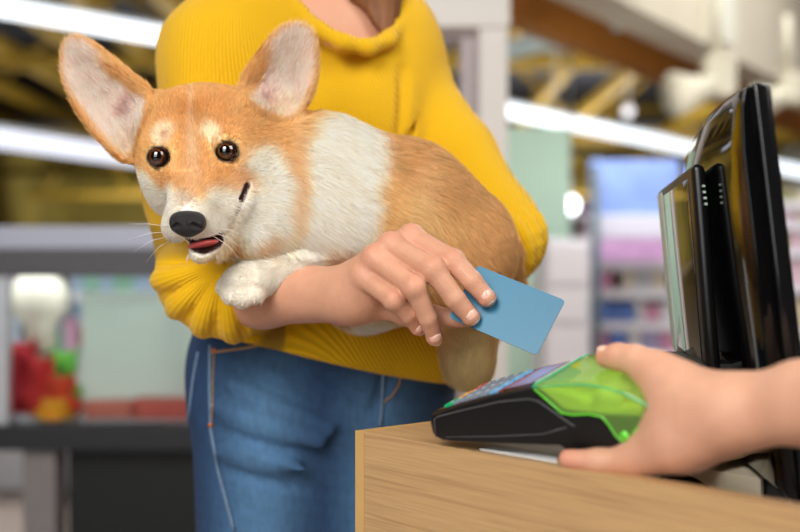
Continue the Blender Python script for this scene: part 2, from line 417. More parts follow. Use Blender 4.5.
plush(42, 3.13, .16, .09, (190, 36, 36), 'red soft toy between the dark red toy and the yellow-red one')
plush(62, 3.09, .115, .10, (206, 62, 30), 'red and orange squat soft toy in front on the case floor')
plush(64, 3.28, .17, .10, (96, 168, 60), 'green soft toy behind the orange-red toy, left of the white board')
plush(54, 3.04, .055, .085, (226, 150, 30), 'small orange soft toy at the front glass of the case')
plush(-10, 3.2, .19, .1, (70, 40, 50), 'dark plum soft toy beside the case post')
def carton(px0, px1, py0, py1, d, dep, col, label, group, name='carton', z0=None, m=None):
    x0, x1 = P(px0, 0, d)[0], P(px1, 0, d)[0]; z1 = zz(py0, d); z0 = zz(py1, d) if z0 is None else z0
    bm = bmesh.new(); bm_box(bm, ((x0+x1)/2, d+dep/2, (z0+z1)/2), (x1-x0, dep, z1-z0), bev=.004)
    # folded lid flap and a front sticker edge
    bm_box(bm, ((x0+x1)/2, d-.001, z0+(z1-z0)*.42), ((x1-x0)*.72, .004, (z1-z0)*.4))
    o = from_bm(name, bm, m or mat('carton_%d_%d_%d' % tuple(col), col, .6, noise=.1, nscale=25))
    return tag(o, label, 'box', group)
k = 0
for (a_, b_, t_, c_, w_) in ((12, 20, 322, (190, 196, 210), 'pale blue'), (64, 72, 318, (214, 160, 186), 'pink'), (56, 63, 330, (150, 190, 170), 'mint green')):
    carton(a_, b_, t_, 0, 3.34, .08, c_, w_+' small box on the inner shelf of the display case', 'boxes inside the display case', z0=zsh)
carton(84, 130, 402, 0, 3.05, .07, (206, 110, 92), 'salmon flat box lying before the white board', 'flat boxes on the case floor', z0=zf)
carton(132, 190, 400, 0, 3.04, .08, (200, 86, 74), 'long reddish flat box before the white board, beside the jeans', 'flat boxes on the case floor', z0=zf)

ORD = [w+' from left' for w in 'first second third fourth fifth sixth seventh eighth ninth tenth eleventh twelfth thirteenth fourteenth fifteenth sixteenth seventeenth eighteenth nineteenth twentieth twenty-first twenty-second twenty-third twenty-fourth twenty-fifth twenty-sixth twenty-seventh twenty-eighth twenty-ninth thirtieth'.split()]*2
# shelving seen through and behind the display case
M_shelf = mat('shelf_metal', (206, 208, 212), .45)
def gondola(px0, px1, d, dep, rows, label, group, words, cols, wpx, top=None, back=(206, 206, 210), fill=.95, seed=1):
    rg = random.Random(seed); x0, x1 = P(px0, 0, d)[0], P(px1, 0, d)[0]
    t = thing('store_shelf', ((x0+x1)/2, d+dep/2, 0), label, 'shelf')
    ztop = zz(rows[0][0], d); box('back_panel', ((x0+x1)/2, d+dep, ztop/2+.01), (x1-x0, .03, ztop), mat('shelf_back_%d_%d_%d' % back, back, .7), t)
    for x in (x0, x1, (x0+x1)/2) if x1-x0 > 1.4 else (x0, x1): box('upright', (x, d+dep-.05, ztop/2+.01), (.05, .06, ztop), mat('upright_grey', (120, 132, 138), .5), t)
    for i, (yt, ys) in enumerate(rows):
        zs = zz(ys, d)
        box('shelf_board', ((x0+x1)/2, d+dep/2, zs-.012), (x1-x0, dep, .024), M_shelf, t)
        box('price_rail', ((x0+x1)/2, d-.006, zs-.02), (x1-x0, .012, .045), mat('price_rail', (232, 230, 236), .4), t)
        x = x0+.04; cnt_ = 0
        while x < x1-.05:
            w = wpx*d/F*rg.uniform(.7, 1.5); hh = (zz(yt, d)-zs)*rg.uniform(.55, .92)
            if x+w > x1: break
            if rg.random() < fill:
                ci = rg.randrange(len(cols)); cc = cols[ci][1]; dd = dep*rg.uniform(.45, .8)
                bm = bmesh.new(); bm_box(bm, (x+w/2, d+.02+dd/2, zs+hh/2), (w*.9, dd, hh), bev=.006)
                bm_box(bm, (x+w/2, d+.019, zs+hh*.45), (w*.6, .004, hh*.4))
                o = from_bm('product_box', bm, mat('carton_%d_%d_%d' % tuple(cc), cc, .6, noise=.1, nscale=25))
                rowname = ('top', 'second', 'third', 'fourth', 'fifth', 'sixth')[i]
                tag(o, '%s box, %s, %s board of the %s' % (cols[ci][0], ORD[cnt_], rowname, words), 'box', 'boxes on the '+words); cnt_ += 1
            x += w
    return t
area('case_fill_light', (P(90, 0, 3.2)[0], 3.2, zz(279)), (P(90, 0, 3.2)[0], 3.25, 0), .9, .15, 1.3)  # added to brighten the inside of the case
area('shelf_fill_light', (P(640, 0, 5.1)[0], 4.9, 1.9), (P(640, 0, 5.6)[0], 5.7, 1.0), .8, .2, 6)  # added to brighten the goods left of the monitor
CA = [('white', (226, 224, 226)), ('pale grey', (190, 192, 200)), ('pink', (216, 150, 180)), ('blue', (96, 130, 200)), ('cream', (214, 204, 184)), ('lilac', (176, 166, 204))]
CB = [('cream', (214, 204, 184)), ('pale blue', (170, 190, 214)), ('lilac', (190, 170, 206)), ('orange', (220, 150, 70)), ('white', (226, 224, 226)), ('mint green', (150, 196, 170))]
gondola(-60, 185, 5.0, .4, [(268, 292), (292, 318), (318, 346), (346, 378), (378, 412)], 'white store shelf of small coloured goods seen through the display case', '', 'shelf behind the case', CB, 12, seed=4)
gondola(590, 700, 5.6, .5, [(236, 262), (262, 290), (292, 322), (324, 352), (356, 392)], 'white store shelf with rows of packaged goods left of the monitor', '', 'shelf left of the monitor', CA, 13, seed=3)
gondola(730, 900, 6.2, .5, [(188, 202), (204, 222), (224, 250), (254, 286), (288, 330)], 'tall cream store shelf seen past the right edge of the monitor', '', 'shelf right of the monitor', [('cream', (226, 214, 186)), ('beige', (206, 190, 160)), ('pale pink', (222, 190, 200)), ('olive', (150, 146, 96))], 18, back=(214, 204, 182), seed=6)
if 0: gondola(250, 345, 7.5, .5, [(236, 262), (262, 290), (292, 322)], 'pale store shelf far behind the woman', '', 'far shelf behind the woman', CA, 13, seed=9)
# long white/blue banner boards over the shelf, the blue poster
t = thing('shelf_sign', P(628, 190, 5.4), 'large blue and lilac sign board above the shelf left of the monitor', 'sign')
bm = bmesh.new(); bm_box(bm, P(634, 188, 5.4), (.43, .04, .27), bev=.005)
M_blue = mat('poster_blue', (132, 158, 222), .5, noise=.22, nscale=5)
from_bm('sign_panel', bm, M_blue, t)
box('sign_strip', P(620, 216, 5.38), (.5, .03, .012), M_shelf, t)
box('sign_frame', P(596, 196, 5.42), (.03, .05, .36), mat('frame_slate', (96, 112, 138), .5), t)
o = box('price_banner', P(640, 226, 5.35), (.50, .03, .10), mat('banner_pale', (220, 218, 232), .5), None, .004); tag(o, 'pale lilac-white banner strip under the blue sign', 'banner')
o = box('header_sign', P(634, 250, 5.33), (.46, .03, .105), mat('banner_pink', (206, 160, 206), .5, noise=.25, nscale=7), None, .004); tag(o, 'pink and lilac header sign on the shelf left of the monitor', 'sign')
tube('shelf_pole', [P(596, 166, 5.3), P(596, 266, 5.3)*[1, 1, 0]], .022, mat('pole_slate', (92, 104, 112), .5)); tag(bpy.data.objects['shelf_pole'], 'dark slate upright pole at the left end of the shelf, right of the white cabinet', 'pole')
# white cabinet with shelves behind the card
wc = thing('white_cabinet', P(568, 266, 5.2)*[1, 1, 0], 'white cabinet with two pale doors behind the blue card', 'cabinet')
x0, x1 = P(545, 0, 5.2)[0], P(590, 0, 5.2)[0]
box('body', ((x0+x1)/2, 5.45, zz(238, 5.2)/2), (x1-x0, .5, zz(238, 5.2)-.004), mat('cab_white', (226, 222, 226), .4, noise=.03), wc, .006)
for a_, b_ in ((244, 284), (287, 322), (326, 372), (376, 440)):
    box('door', ((x0+x1)/2, 5.19, (zz(a_, 5.2)+zz(b_, 5.2))/2), (x1-x0-.03, .02, zz(a_, 5.2)-zz(b_, 5.2)-.004), mat('cab_door', (236, 230, 232), .35), wc, .004)
# teal wall panel
o = box('wall_panel', P(520, 215, 6.4)*[1, 1, 0]+np.array([.02, 0, zz(128, 6.4)/2+.002]), (.52, .1, zz(128, 6.4)), mat('panel_mint', (200, 230, 208), .6, noise=.03, nscale=2), None, .01)
tag(o, 'pale mint green partition panel right of the white door frame', 'partition')
# partition at far left/back for the region above the case
gondola(-200, 20, 12.0, .6, [(228, 246), (248, 262), (264, 282)], 'distant grey store shelf at the far left', '', 'distant far left shelf', CB, 13, seed=12)
gondola(380, 560, 13.0, .6, [(206, 226), (228, 246), (248, 262), (264, 282)], 'distant pale store shelf between the door frame and the white cabinet', '', 'distant shelf by the door frame', CA, 13, seed=15)
gondola(560, 800, 14.0, .6, [(196, 216), (218, 236), (238, 252), (254, 272)], 'distant store shelf beyond the blue sign', '', 'distant shelf beyond the blue sign', CA, 14, seed=18)
# ------------------------------------------------------------------ counter
ZT = .95
def PT(px, py, z=ZT): d = (z-CZ)*F/(266-py); return P(px, py, d)
def wood():
    m = mat('oak_laminate', (196, 158, 112), .42)
    nt = m.node_tree; N = nt.nodes; K = nt.links; b = N['Principled BSDF']
    tc = N.new('ShaderNodeTexCoord'); mp = N.new('ShaderNodeMapping'); K.new(tc.outputs['Object'], mp.inputs[0])
    mp.inputs['Scale'].default_value = (1.6, 40, 120)
    n = N.new('ShaderNodeTexNoise'); n.inputs['Scale'].default_value = 3.2; n.inputs['Detail'].default_value = 6; n.inputs['Distortion'].default_value = .5
    K.new(mp.outputs[0], n.inputs['Vector'])
    mp2 = N.new('ShaderNodeMapping'); mp2.inputs['Scale'].default_value = (4, 60, 190); K.new(tc.outputs['Object'], mp2.inputs[0])
    n2 = N.new('ShaderNodeTexNoise'); n2.inputs['Scale'].default_value = 4; n2.inputs['Detail'].default_value = 3; K.new(mp2.outputs[0], n2.inputs['Vector'])
    cr = N.new('ShaderNodeValToRGB'); e = cr.color_ramp.elements
    e[0].position = .36; e[0].color = L4((176, 138, 96)); e[1].position = .62; e[1].color = L4((194, 156, 110))
    x = cr.color_ramp.elements.new(.5); x.color = L4((196, 158, 112))
    K.new(n.outputs[0], cr.inputs[0])
    mr = N.new('ShaderNodeMapRange'); mr.inputs[1].default_value = .3; mr.inputs[2].default_value = .7; mr.inputs[3].default_value = .86; mr.inputs[4].default_value = 1.1
    K.new(n2.outputs[0], mr.inputs[0]); mx = N.new('ShaderNodeVectorMath'); mx.operation = 'MULTIPLY'
    K.new(cr.outputs[0], mx.inputs[0]); K.new(mr.outputs[0], mx.inputs[1]); K.new(mx.outputs[0], b.inputs['Base Color'])
    return m
M_wood = wood()
M_edge = mat('edge_band', (204, 164, 104), .45, noise=.05, nscale=30)
A = PT(355, 430); B = PT(800, 510)
U = Vector(B-A); U.z = 0; U.normalize(); N_ = Vector((-U.y, U.x, 0))           # U along the front, N_ away from the camera
counter = thing('checkout_counter', (A[0], A[1], 0), 'light oak laminate checkout counter with a square corner under the card terminal', 'counter')
CM = Matrix.Translation((A[0], A[1], 0)) @ Matrix(((U.x, N_.x, 0, 0), (U.y, N_.y, 0, 0), (0, 0, 1, 0), (0, 0, 0, 1)))
def cbox(name, u0, u1, n0, n1, z0, z1, m, bev=.0008):
    bm = bmesh.new(); bm_box(bm, ((u0+u1)/2, (n0+n1)/2, (z0+z1)/2), (u1-u0, n1-n0, z1-z0), bev=bev)
    me = bpy.data.meshes.new(name); bm.to_mesh(me); bm.free(); o = link_mesh(name, me, m, None, False)
    o.matrix_world = CM; bpy.context.view_layer.update(); o.parent = counter; o.matrix_parent_inverse = counter.matrix_world.inverted(); return o
cbox('front_panel', .0125, 1.3, 0, .018, 0, ZT, M_wood, .0005)
cbox('side_panel', 0, .012, 0, .42, 0, ZT-.0003, M_edge)
cbox('top_board', .0125, .235, .0182, .40, ZT-.0185, ZT, M_wood, .0002)
cbox('lower_desk_board', .2355, 1.3, .0185, .75, .880, .900, mat('desk_grey', (150, 144, 138), .4, noise=.05), .002)
cbox('desk_leg', 1.24, 1.29, .05, .7, 0, .8795, M_edge)
# paper slip under the terminal
sp = [PT(480, 449.5, ZT+.0006), PT(557, 462.2, ZT+.0006), PT(557, 458, ZT+.0006), PT(494, 447.6, ZT+.0006)]
bm = bmesh.new(); bm_prism(bm, [(p[0], p[1]) for p in sp], ZT+.0002, ZT+.0012, (0, 1, 2)); o = from_bm('receipt_slip', bm, mat('paper_white', (228, 230, 232), .6)); tag(o, 'thin white paper slip on the counter under the raised card terminal', 'paper')

# ------------------------------------------------------------------ card terminal
R = np.array([[.763, .616, -.197], [-.642, .756, -.127], [.071, .223, .972]])
O = np.array([.023, .870, CZ-.137])
q, _ = np.linalg.qr(R); q *= np.sign((q*R).sum(0))
TM = Matrix([[*(q[i]), O[i]] for i in range(3)]+[[0, 0, 0, 1]])
TS = (1.066, .951, .95)
M_tblack = mat('terminal_black', (17, 18, 19), .42, bump=.15, bscale=900, spec=.4)
M_tgloss = mat('terminal_gloss', (52, 36, 30), .12, coat=.3)
M_tline = mat('terminal_line', (92, 92, 94), .4)
term = thing('payment_terminal', O+q@np.array([.09, .04, 0]), 'black handheld card terminal with a green printer cover, held above the counter edge', 'card terminal')
def T3(u, v, w): return Vector((u*TS[0]/1000, v*TS[1]/1000, w*TS[2]/1000))
def tmesh(name, bm, m, smooth=False, par=None, bev=0, seg=3):
    me = bpy.data.meshes.new(name); bmesh.ops.recalc_face_normals(bm, faces=bm.faces[:]); bm.to_mesh(me); bm.free(); me.materials.append(m)
    o = bpy.data.objects.new(name, me); COL.objects.link(o); o.matrix_world = TM; bpy.context.view_layer.update()
    pr = par or term; o.parent = pr; o.matrix_parent_inverse = pr.matrix_world.inverted()
    if bev: bevel_mod(o, bev, seg, .35); me.polygons.foreach_set('use_smooth', [True]*len(me.polygons))
    if smooth: me.polygons.foreach_set('use_smooth', [True]*len(me.polygons))
    return o
def outline_body(prof, v0, v1, front_round=14, n=7):
    """body prism whose front corners round off in plan"""
    bm = bmesh.new(); rows = []
    vs = list(np.linspace(v0, v1, 15))
    for v in vs:
        e = min(v-v0, v1-v); off = front_round*(1-math.sqrt(max(0, 1-((front_round-min(e, front_round))/front_round)**2))) if e < front_round else 0
        rows.append([bm.verts.new(T3(u+off*max(0, 1-u/60.), v, w)) for u, w in prof])
    n = len(prof)
    for i in range(len(rows)-1):
        for k in range(n): bm.faces.new((rows[i][k], rows[i][(k+1) % n], rows[i+1][(k+1) % n], rows[i+1][k]))
    bm.faces.new(rows[0]); bm.faces.new(rows[-1][::-1]); return bm
tmesh('body', outline_body([(7, 1), (0, 4.5), (0, 19.5), (4, 22.5), (30, 30), (62, 38), (97, 45), (104, 44), (120, 28), (150, 25), (175, 24), (184, 18), (184, 9), (176, 2), (150, -3), (118, -5), (112, 0), (60, 0), (20, 0)], 0, 83, 6), M_tblack, bev=.0016)
# glossy face plate that carries keys and display
def face_w(u): return np.interp(u, [0, 5, 30, 62, 97], [21, 22.5, 30, 38, 45])
def on_face(bm, u0, u1, v0, v1, h0, h1, inset=0):
    vs = []
    for h, s in ((h0, 0), (h1, inset)):
        for u, v in ((u0+s, v0+s), (u1-s, v0+s), (u1-s, v1-s), (u0+s, v1-s)): vs.append(bm.verts.new(T3(u, v, face_w(u)+h)))
    a = vs[:4]; b = vs[4:]; bm.faces.new(a[::-1]); bm.faces.new(b)
    for i in range(4): bm.faces.new((a[i], a[(i+1) % 4], b[(i+1) % 4], b[i]))
bm = bmesh.new()
for u0, u1 in ((8, 30), (30, 62), (62, 97)): on_face(bm, u0, u1, 6, 77, -1, .7)
tmesh('face_plate', bm, M_tgloss)
bm = bmesh.new(); bm_tube(bm, [T3(7, -.1, 4), T3(9, -.15, 19), T3(13, -.2, 21.5), T3(40, -.2, 28), T3(70, -.2, 34.5), T3(94, -.2, 37), T3(102, -.2, 35), T3(124, -.2, 17.5), T3(127, -.2, 16)], .0005, 6); tmesh('side_trim_line', bm, M_tline, True)
bm = bmesh.new(); bm_tube(bm, [T3(16, -.1, 4), T3(60, -.1, 6), T3(100, -.1, 9), T3(120, -.1, 15)], .0004, 6); tmesh('side_seam', bm, M_tline, True)
bm = bmesh.new(); on_face(bm, 66, 92, 11, 72, .6, 1.6, 1.0); tmesh('display_frame', bm, mat('display_frame', (70, 40, 34), .2))
bm = bmesh.new(); on_face(bm, 68.5, 89.5, 14, 69, 1.55, 1.75)
scr = mat('display_screen', (150, 140, 178), .15, noise=.18, nscale=60, emit=(170, 160, 205), estr=.16)
tmesh('display', bm, scr)
K = {'grey': (mat('key_grey', (128, 138, 150), .35)), 'blue': mat('key_blue', (110, 172, 214), .3), 'green': mat('key_green', (26, 178, 112), .35),
     'yellow': mat('key_yellow', (238, 168, 30), .35), 'red': mat('key_red', (206, 60, 40), .35), 'mark': mat('key_mark', (225, 230, 235), .5)}
rows = [(11, ['green', 'yellow', 'red'], 3)]+[(19.5+i*8.6, ['grey']*3, 3) for i in range(4)]+[(54.2, ['blue']*4, 4)]
for u, cs, nv in rows:
    for i, c in enumerate(cs):
        wv = 62/nv; v0 = 10.5+i*wv
        bm = bmesh.new(); on_face(bm, u, u+5.2, v0+1.6, v0+wv-2.2, .5, 2.6, .6)
        kk = tmesh('key', bm, K[c]); 
        if c != 'grey': kk['label'] = c+' key'
        bm = bmesh.new()
        on_face(bm, u+2.1, u+3.0, v0+wv/2-2.6, v0+wv/2+1.4, 2.65, 2.8); on_face(bm, u+1.2, u+4.0, v0+wv/2-.6, v0+wv/2, 2.65, 2.8) if c == 'grey' else None
        tmesh('key_mark', bm, K['mark'], par=kk)
bm = bmesh.new(); on_face(bm, 62.5, 64.5, 11, 72, .6, 1.1); tmesh('red_stripe', bm, mat('stripe_red', (176, 52, 34), .4))
# paper tear bar and the roll inside the cover
bm = bmesh.new()
for i in range(24): v = 9+i*2.75; bm_box(bm, T3(97.2, v+1.0, 46.6), (.0016, .0017, .0022))
bm_box(bm, T3(98.6, 41.5, 45.6), (.0024, .066, .002)); tmesh('tear_bar', bm, mat('tear_bar', (216, 214, 196), .4))
bm = bmesh.new(); bm_tube(bm, [T3(148, 6, 33.0), T3(148, 77, 33.0)], .0085, 28); tmesh('paper_roll', bm, mat('roll_paper', (240, 232, 180), .7), True)
bm = bmesh.new(); pw = [(100, 45.2), (110, 43.5), (122, 38), (136, 30), (158, 27), (174, 26), (181, 22), (181, 14), (100, 14)]
A_ = [bm.verts.new(T3(u, 3, w)) for u, w in pw]; B_ = [bm.verts.new(T3(u, 80, w)) for u, w in pw]; bm.faces.new(A_); bm.faces.new(B_[::-1])
for i in range(len(pw)): bm.faces.new((A_[i], B_[i], B_[(i+1) % len(pw)], A_[(i+1) % len(pw)]))
tmesh('paper_well', bm, mat('paper_well_cream', (250, 242, 170), .5))
# green see-through cover: top sheet, side skirts with the hinge tabs
def green():
    m = bpy.data.materials.new('cover_green'); m.use_nodes = True; nt = m.node_tree; N = nt.nodes; K_ = nt.links; N.remove(N['Principled BSDF'])
    t = N.new('ShaderNodeBsdfTransparent'); t.inputs[0].default_value = L4((222, 255, 168))
    tr = N.new('ShaderNodeBsdfTranslucent'); tr.inputs[0].default_value = L4((206, 252, 140))
    df = N.new('ShaderNodeBsdfDiffuse'); df.inputs[0].default_value = L4((190, 248, 130))
    gl = N.new('ShaderNodeBsdfGlossy'); gl.inputs['Roughness'].default_value = .06
    m1 = N.new('ShaderNodeMixShader'); m1.inputs[0].default_value = .5; K_.new(tr.outputs[0], m1.inputs[1]); K_.new(df.outputs[0], m1.inputs[2])
    m2 = N.new('ShaderNodeMixShader'); m2.inputs[0].default_value = .36; K_.new(t.outputs[0], m2.inputs[1]); K_.new(m1.outputs[0], m2.inputs[2])
    fr = N.new('ShaderNodeFresnel'); fr.inputs[0].default_value = 1.4
    m3 = N.new('ShaderNodeMixShader'); K_.new(fr.outputs[0], m3.inputs[0]); K_.new(m2.outputs[0], m3.inputs[1]); K_.new(gl.outputs[0], m3.inputs[2])
    K_.new(m3.outputs[0], N['Material Output'].inputs[0]); return m
M_green = green()
M_gedge = mat('cover_edge_green', (110, 226, 60), .15, coat=.5, emit=None)
M_teal = mat('cover_edge_teal', (20, 178, 140), .15, coat=.5)
topc = [(100, 47.5), (112, 48.5), (126, 49.5), (140, 49.5), (154, 47.5), (168, 43), (180, 36), (187, 29), (187, 20)]
bm = bmesh.new()
vv = [-.8, 0, 2, 14, 28, 41, 55, 69, 81, 83, 83.8]
g = [[bm.verts.new(T3(u, v, w-(1.6 if abs(v-41.5) > 42 else .5 if abs(v-41.5) > 41 else 0))) for v in vv] for u, w in topc]
for i in range(len(g)-1):
    for j in range(len(vv)-1): bm.faces.new((g[i][j], g[i+1][j], g[i+1][j+1], g[i][j+1]))
low = [(101, 45), (110, 36), (119, 26.5), (128, 25.2), (140, 26), (149, 24), (153, 18), (156.5, 10), (160, 6), (165, 5.5), (169, 9), (170, 14), (177, 19), (187, 20)]
def skirt(v):
    up = [(u, w-1.6) for u, w in topc[:-1]]
    pts = low+up[::-1]
    f = bm.faces.new([bm.verts.new(T3(u, v, w)) for u, w in pts]); return pts
pts = skirt(-.8); skirt(83.8)
bmesh.ops.triangulate(bm, faces=[f for f in bm.faces if len(f.verts) > 4])
bmesh.ops.remove_doubles(bm, verts=bm.verts[:], dist=1e-5)
cov = tmesh('printer_cover', bm, M_green)
cov['label'] = 'translucent green printer cover'
for v in (-1.4, 84.4):
    bm = bmesh.new(); bm_tube(bm, [T3(u, v, w) for u, w in low], .0006, 8); tmesh('cover_rim', bm, M_gedge, True, cov)
    bm = bmesh.new(); bm_tube(bm, [T3(u, v, w-1.2) for u, w in topc], .0005, 8); tmesh('cover_rim', bm, M_teal if v < 0 else M_gedge, True, cov)
    bm = bmesh.new(); bm_tube(bm, [T3(163, v*1.012-.6, 10), T3(163, v*1.012+.6, 10)], .0036, 18); tmesh('hinge_pin', bm, M_gedge, True, cov)
bm = bmesh.new(); bm_tube(bm, [T3(100, v, 47.7+(0 if 1 < v < 82 else -.8)) for v in vv], .0007, 8); tmesh('cover_rim', bm, M_teal, True, cov)

# ------------------------------------------------------------------ blue payment card
rv = np.array([-.377, .45, -.376]); th = np.linalg.norm(rv); kx = rv/th
Kx = np.array([[0, -kx[2], kx[1]], [kx[2], 0, -kx[0]], [-kx[1], kx[0], 0]]); RC = np.eye(3)+math.sin(th)*Kx+(1-math.cos(th))*Kx@Kx
OC = np.array([.068, .973, CZ+.0005])
bm = bmesh.new(); a_, b_, r_ = .0856, .054, .0034; poly = []
for cx, cz, s in ((a_-r_, -r_, 90), (r_, -r_, 180), (r_, -b_+r_, 270), (a_-r_, -b_+r_, 0)):
    pass
for cx, cz, s in ((a_-r_, -r_, 0), (r_, -r_, 90), (r_, -b_+r_, 180), (a_-r_, -b_+r_, 270)):
    for q_ in range(7): t_ = math.radians(s+q_*15); poly.append((cx+r_*math.cos(t_), cz+r_*math.sin(t_)))
bm_prism(bm, poly, -.0004, .0004)
card = from_bm('payment_card', bm, mat('card_blue', (58, 122, 154), .38, noise=.02, nscale=300, bump=.05, bscale=2500))
card.matrix_world = Matrix([[*RC[i], OC[i]] for i in range(3)]+[[0, 0, 0, 1]])
tag(card, 'plain blue plastic card with rounded corners held between the woman\'s fingers', 'card')

# ------------------------------------------------------------------ monitor with customer display
M_gb = mat('gloss_black', (8, 8, 9), .07, spec=.42)
M_mb = mat('matte_black', (18, 18, 20), .4)
M_glass = mat('display_glass_dark', (26, 20, 18), .03, coat=.8)
M_pale = mat('bezel_pale', (176, 190, 182), .25)
mon = thing('point_of_sale_monitor', (.30, .98, .90), 'glossy black checkout monitor seen nearly edge-on with a small display on its back', 'monitor')
def loft(rings, closed=True):
    bm = bmesh.new(); rr = [[bm.verts.new(Vector(p)) for p in r] for r in rings]
    n = len(rr[0])
    for i in range(len(rr)-1):
        for k in range(n if closed else n-1): bm.faces.new((rr[i][k], rr[i][(k+1) % n], rr[i+1][(k+1) % n], rr[i+1][k]))
    bm.faces.new(rr[0][::-1]); bm.faces.new(rr[-1]); bmesh.ops.recalc_face_normals(bm, faces=bm.faces[:]); return bm
# panel section at parameter t (0 near edge .. 1 far edge); each section: list of (depth-offset, height)
def mpt(px, py, d): return V(px, py, d)
near, far = .80, 1.16
NT = 13; rings = []
for i in range(NT):
    t = i/(NT-1); d = near+(far-near)*t
    xr_top = (P(769, 86, near)[0])*(1-t)+(P(700, 100, far)[0])*t          # front (screen) plane top
    lean = .036
    top = (CZ+.130)*(1-t)+(CZ+.096)*t + .014*math.sin(math.pi*t)-.016*max(0, t-.75)/.25
    bot = CZ-.172+.006*t
    bul = .012+.012*math.sin(math.pi*t)**.8
    sec = []
    H = top-bot
    for fz, fb in ((0, .0), (0, .45), (.03, .8), (.12, 1), (.5, 1.05), (.85, 1), (.95, .8), (.99, .5), (1, .25), (1, 0)):
        z = bot+H*fz; x = xr_top-.0125+lean*(1-fz) - bul*fb
        sec.append((x, d, z))
    rings.append(sec)
ob = from_bm('back_shell', loft(rings), M_gb, mon); bevel_mod(ob, .004, 3, .6); shade(ob)
# near side frame and screen slab on the cashier's side
rings = []
for t, dd in ((0, -.004), (1, .004)):
    d = near+(far-near)*t+dd
    x = (P(769, 86, near)[0])*(1-t)+(P(700, 100, far)[0])*t
    top = (CZ+.133)*(1-t)+(CZ+.100)*t; bot = CZ-.176
    rings.append([(x-.013+.036, d, bot), (x-.013, d, top), (x, d, top-.002), (x+.036, d, bot)])
ob = from_bm('screen_frame', loft(rings), mat('frame_black', (16, 16, 18), .15, coat=.3), mon); bevel_mod(ob, .0025, 3, .5); shade(ob)
# customer display module
def slabpoly(corners, th, name, m, bev, par=mon):
    """corners near-top, far-top, far-bottom, near-bottom; thickness to +x"""
    bm = bmesh.new(); a = [bm.verts.new(Vector(c)) for c in corners]; b = [bm.verts.new(Vector(c)+Vector((th, 0, 0))) for c in corners]
    bm.faces.new(a); bm.faces.new(b[::-1])
    for i in range(4): bm.faces.new((a[i], b[i], b[(i+1) % 4], a[(i+1) % 4]))
    bmesh.ops.recalc_face_normals(bm, faces=bm.faces[:])
    o = from_bm(name, bm, m, par); bevel_mod(o, bev, 4, .5); return shade(o)
cn = [P(691, 163, .90), P(657, 190, 1.10), P(673, 352, 1.10), P(708, 383, .90)]
slabpoly(cn, .012, 'customer_display', mat('satin_black', (15, 15, 17), .34), .007)
def lerp4(c, s0, s1, t0, t1, off=0):
    c = [Vector(x) for x in c]
    def at(s, t): return c[0].lerp(c[1], s).lerp(c[3].lerp(c[2], s), t)+Vector((off, 0, 0))
    return [at(s0, t0), at(s1, t0), at(s1, t1), at(s0, t1)]
slabpoly(lerp4(cn, .10, .80, .06, .93, -.0008), .0012, 'customer_screen', M_glass, .0004)
slabpoly(lerp4(cn, .84, .99, .03, .97, -.001), .004, 'display_bezel', M_pale, .002)
bm = bmesh.new()
for i in range(4):
    c = Vector(P(698.5+i*.8, 186+i*6, .8995)); bm_box(bm, c+Vector((.004, 0, 0)), (.0022, .002, .0018))
from_bm('vent_slots', bm, M_pale, mon)
box('display_bracket', P(697, 374, .97), (.03, .13, .03), M_mb, mon, .004)
c = [P(716, 378, .97), P(716, 378, 1.02)]
bm = bmesh.new(); bm_box(bm, (P(706, 0, 1.0)[0]+.0, 1.0, .955), (.045, .06, .075), bev=.008); from_bm('stand_neck', bm, M_mb, mon)
bm = bmesh.new(); bmesh.ops.create_cone(bm, cap_ends=True, segments=40, radius1=.095, radius2=.082, depth=.018, matrix=Matrix.Translation((.30, 1.0, .9105))); ob = from_bm('stand_foot', bm, M_mb, mon); bevel_mod(ob, .003)
# cable and small things on the lower desk
def desk(px, py, z=.8155): return PT(px, py, z)
pts = [PT(712, 489, .86)]
o = tube('green_cable', [CM@Vector((u, n, .904)) for u, n in ((.40, .13), (.45, .10), (.50, .07), (.56, .06), (.62, .09), (.70, .08))], .0028, mat('cable_lime', (178, 182, 40), .4)); tag(o, 'yellow-green cable lying on the lower desk behind the counter edge', 'cable')
# document tray of pale sheets
tray = thing('document_tray', CM@Vector((.46, .20, .90)), 'black document tray holding pale papers behind the cashier\'s wrist', 'tray')
def cb(name, u0, u1, n0, n1, z0, z1, m, par):
    bm = bmesh.new(); bm_box(bm, ((u0+u1)/2, (n0+n1)/2, (z0+z1)/2), (u1-u0, n1-n0, z1-z0), CM, .001); return from_bm(name, bm, m, par)
q0 = CM.inverted() @ Vector(PT(742, 478, .91)); u_, n_ = q0.x, q0.y
cb('tray_floor', u_-.045, u_+.05, n_-.05, n_+.09, .9005, .904, M_mb, tray)
cb('paper_stack', u_-.04, u_+.045, n_-.045, n_+.085, .9045, .922, mat('paper_cream', (236, 224, 200), .7), tray)
cb('tray_side', u_-.0485, u_-.0455, n_-.05, n_+.09, .9005, .924, M_mb, tray); cb('tray_side', u_+.0505, u_+.0535, n_-.05, n_+.09, .9005, .924, M_mb, tray)
# ------------------------------------------------------------------ the woman
def skin_mat(name, tone=(224, 170, 142)):
    m = mat(name, tone, .46, noise=.035, nscale=70, bump=.25, bscale=420, attr='Col', sss=.06, spec=.35)
    return m
M_skin = skin_mat('skin_fair')
SK = (208, 154, 126)
def finger(f, pts, rs, k=.004, web=.010):
    f.chain(pts, rs, k, web)
woman = thing('person', P(320, 266, 1.27)*[1, 1, 0], 'person in a mustard ribbed sweater and blue jeans holding a corgi and a blue card', 'person')
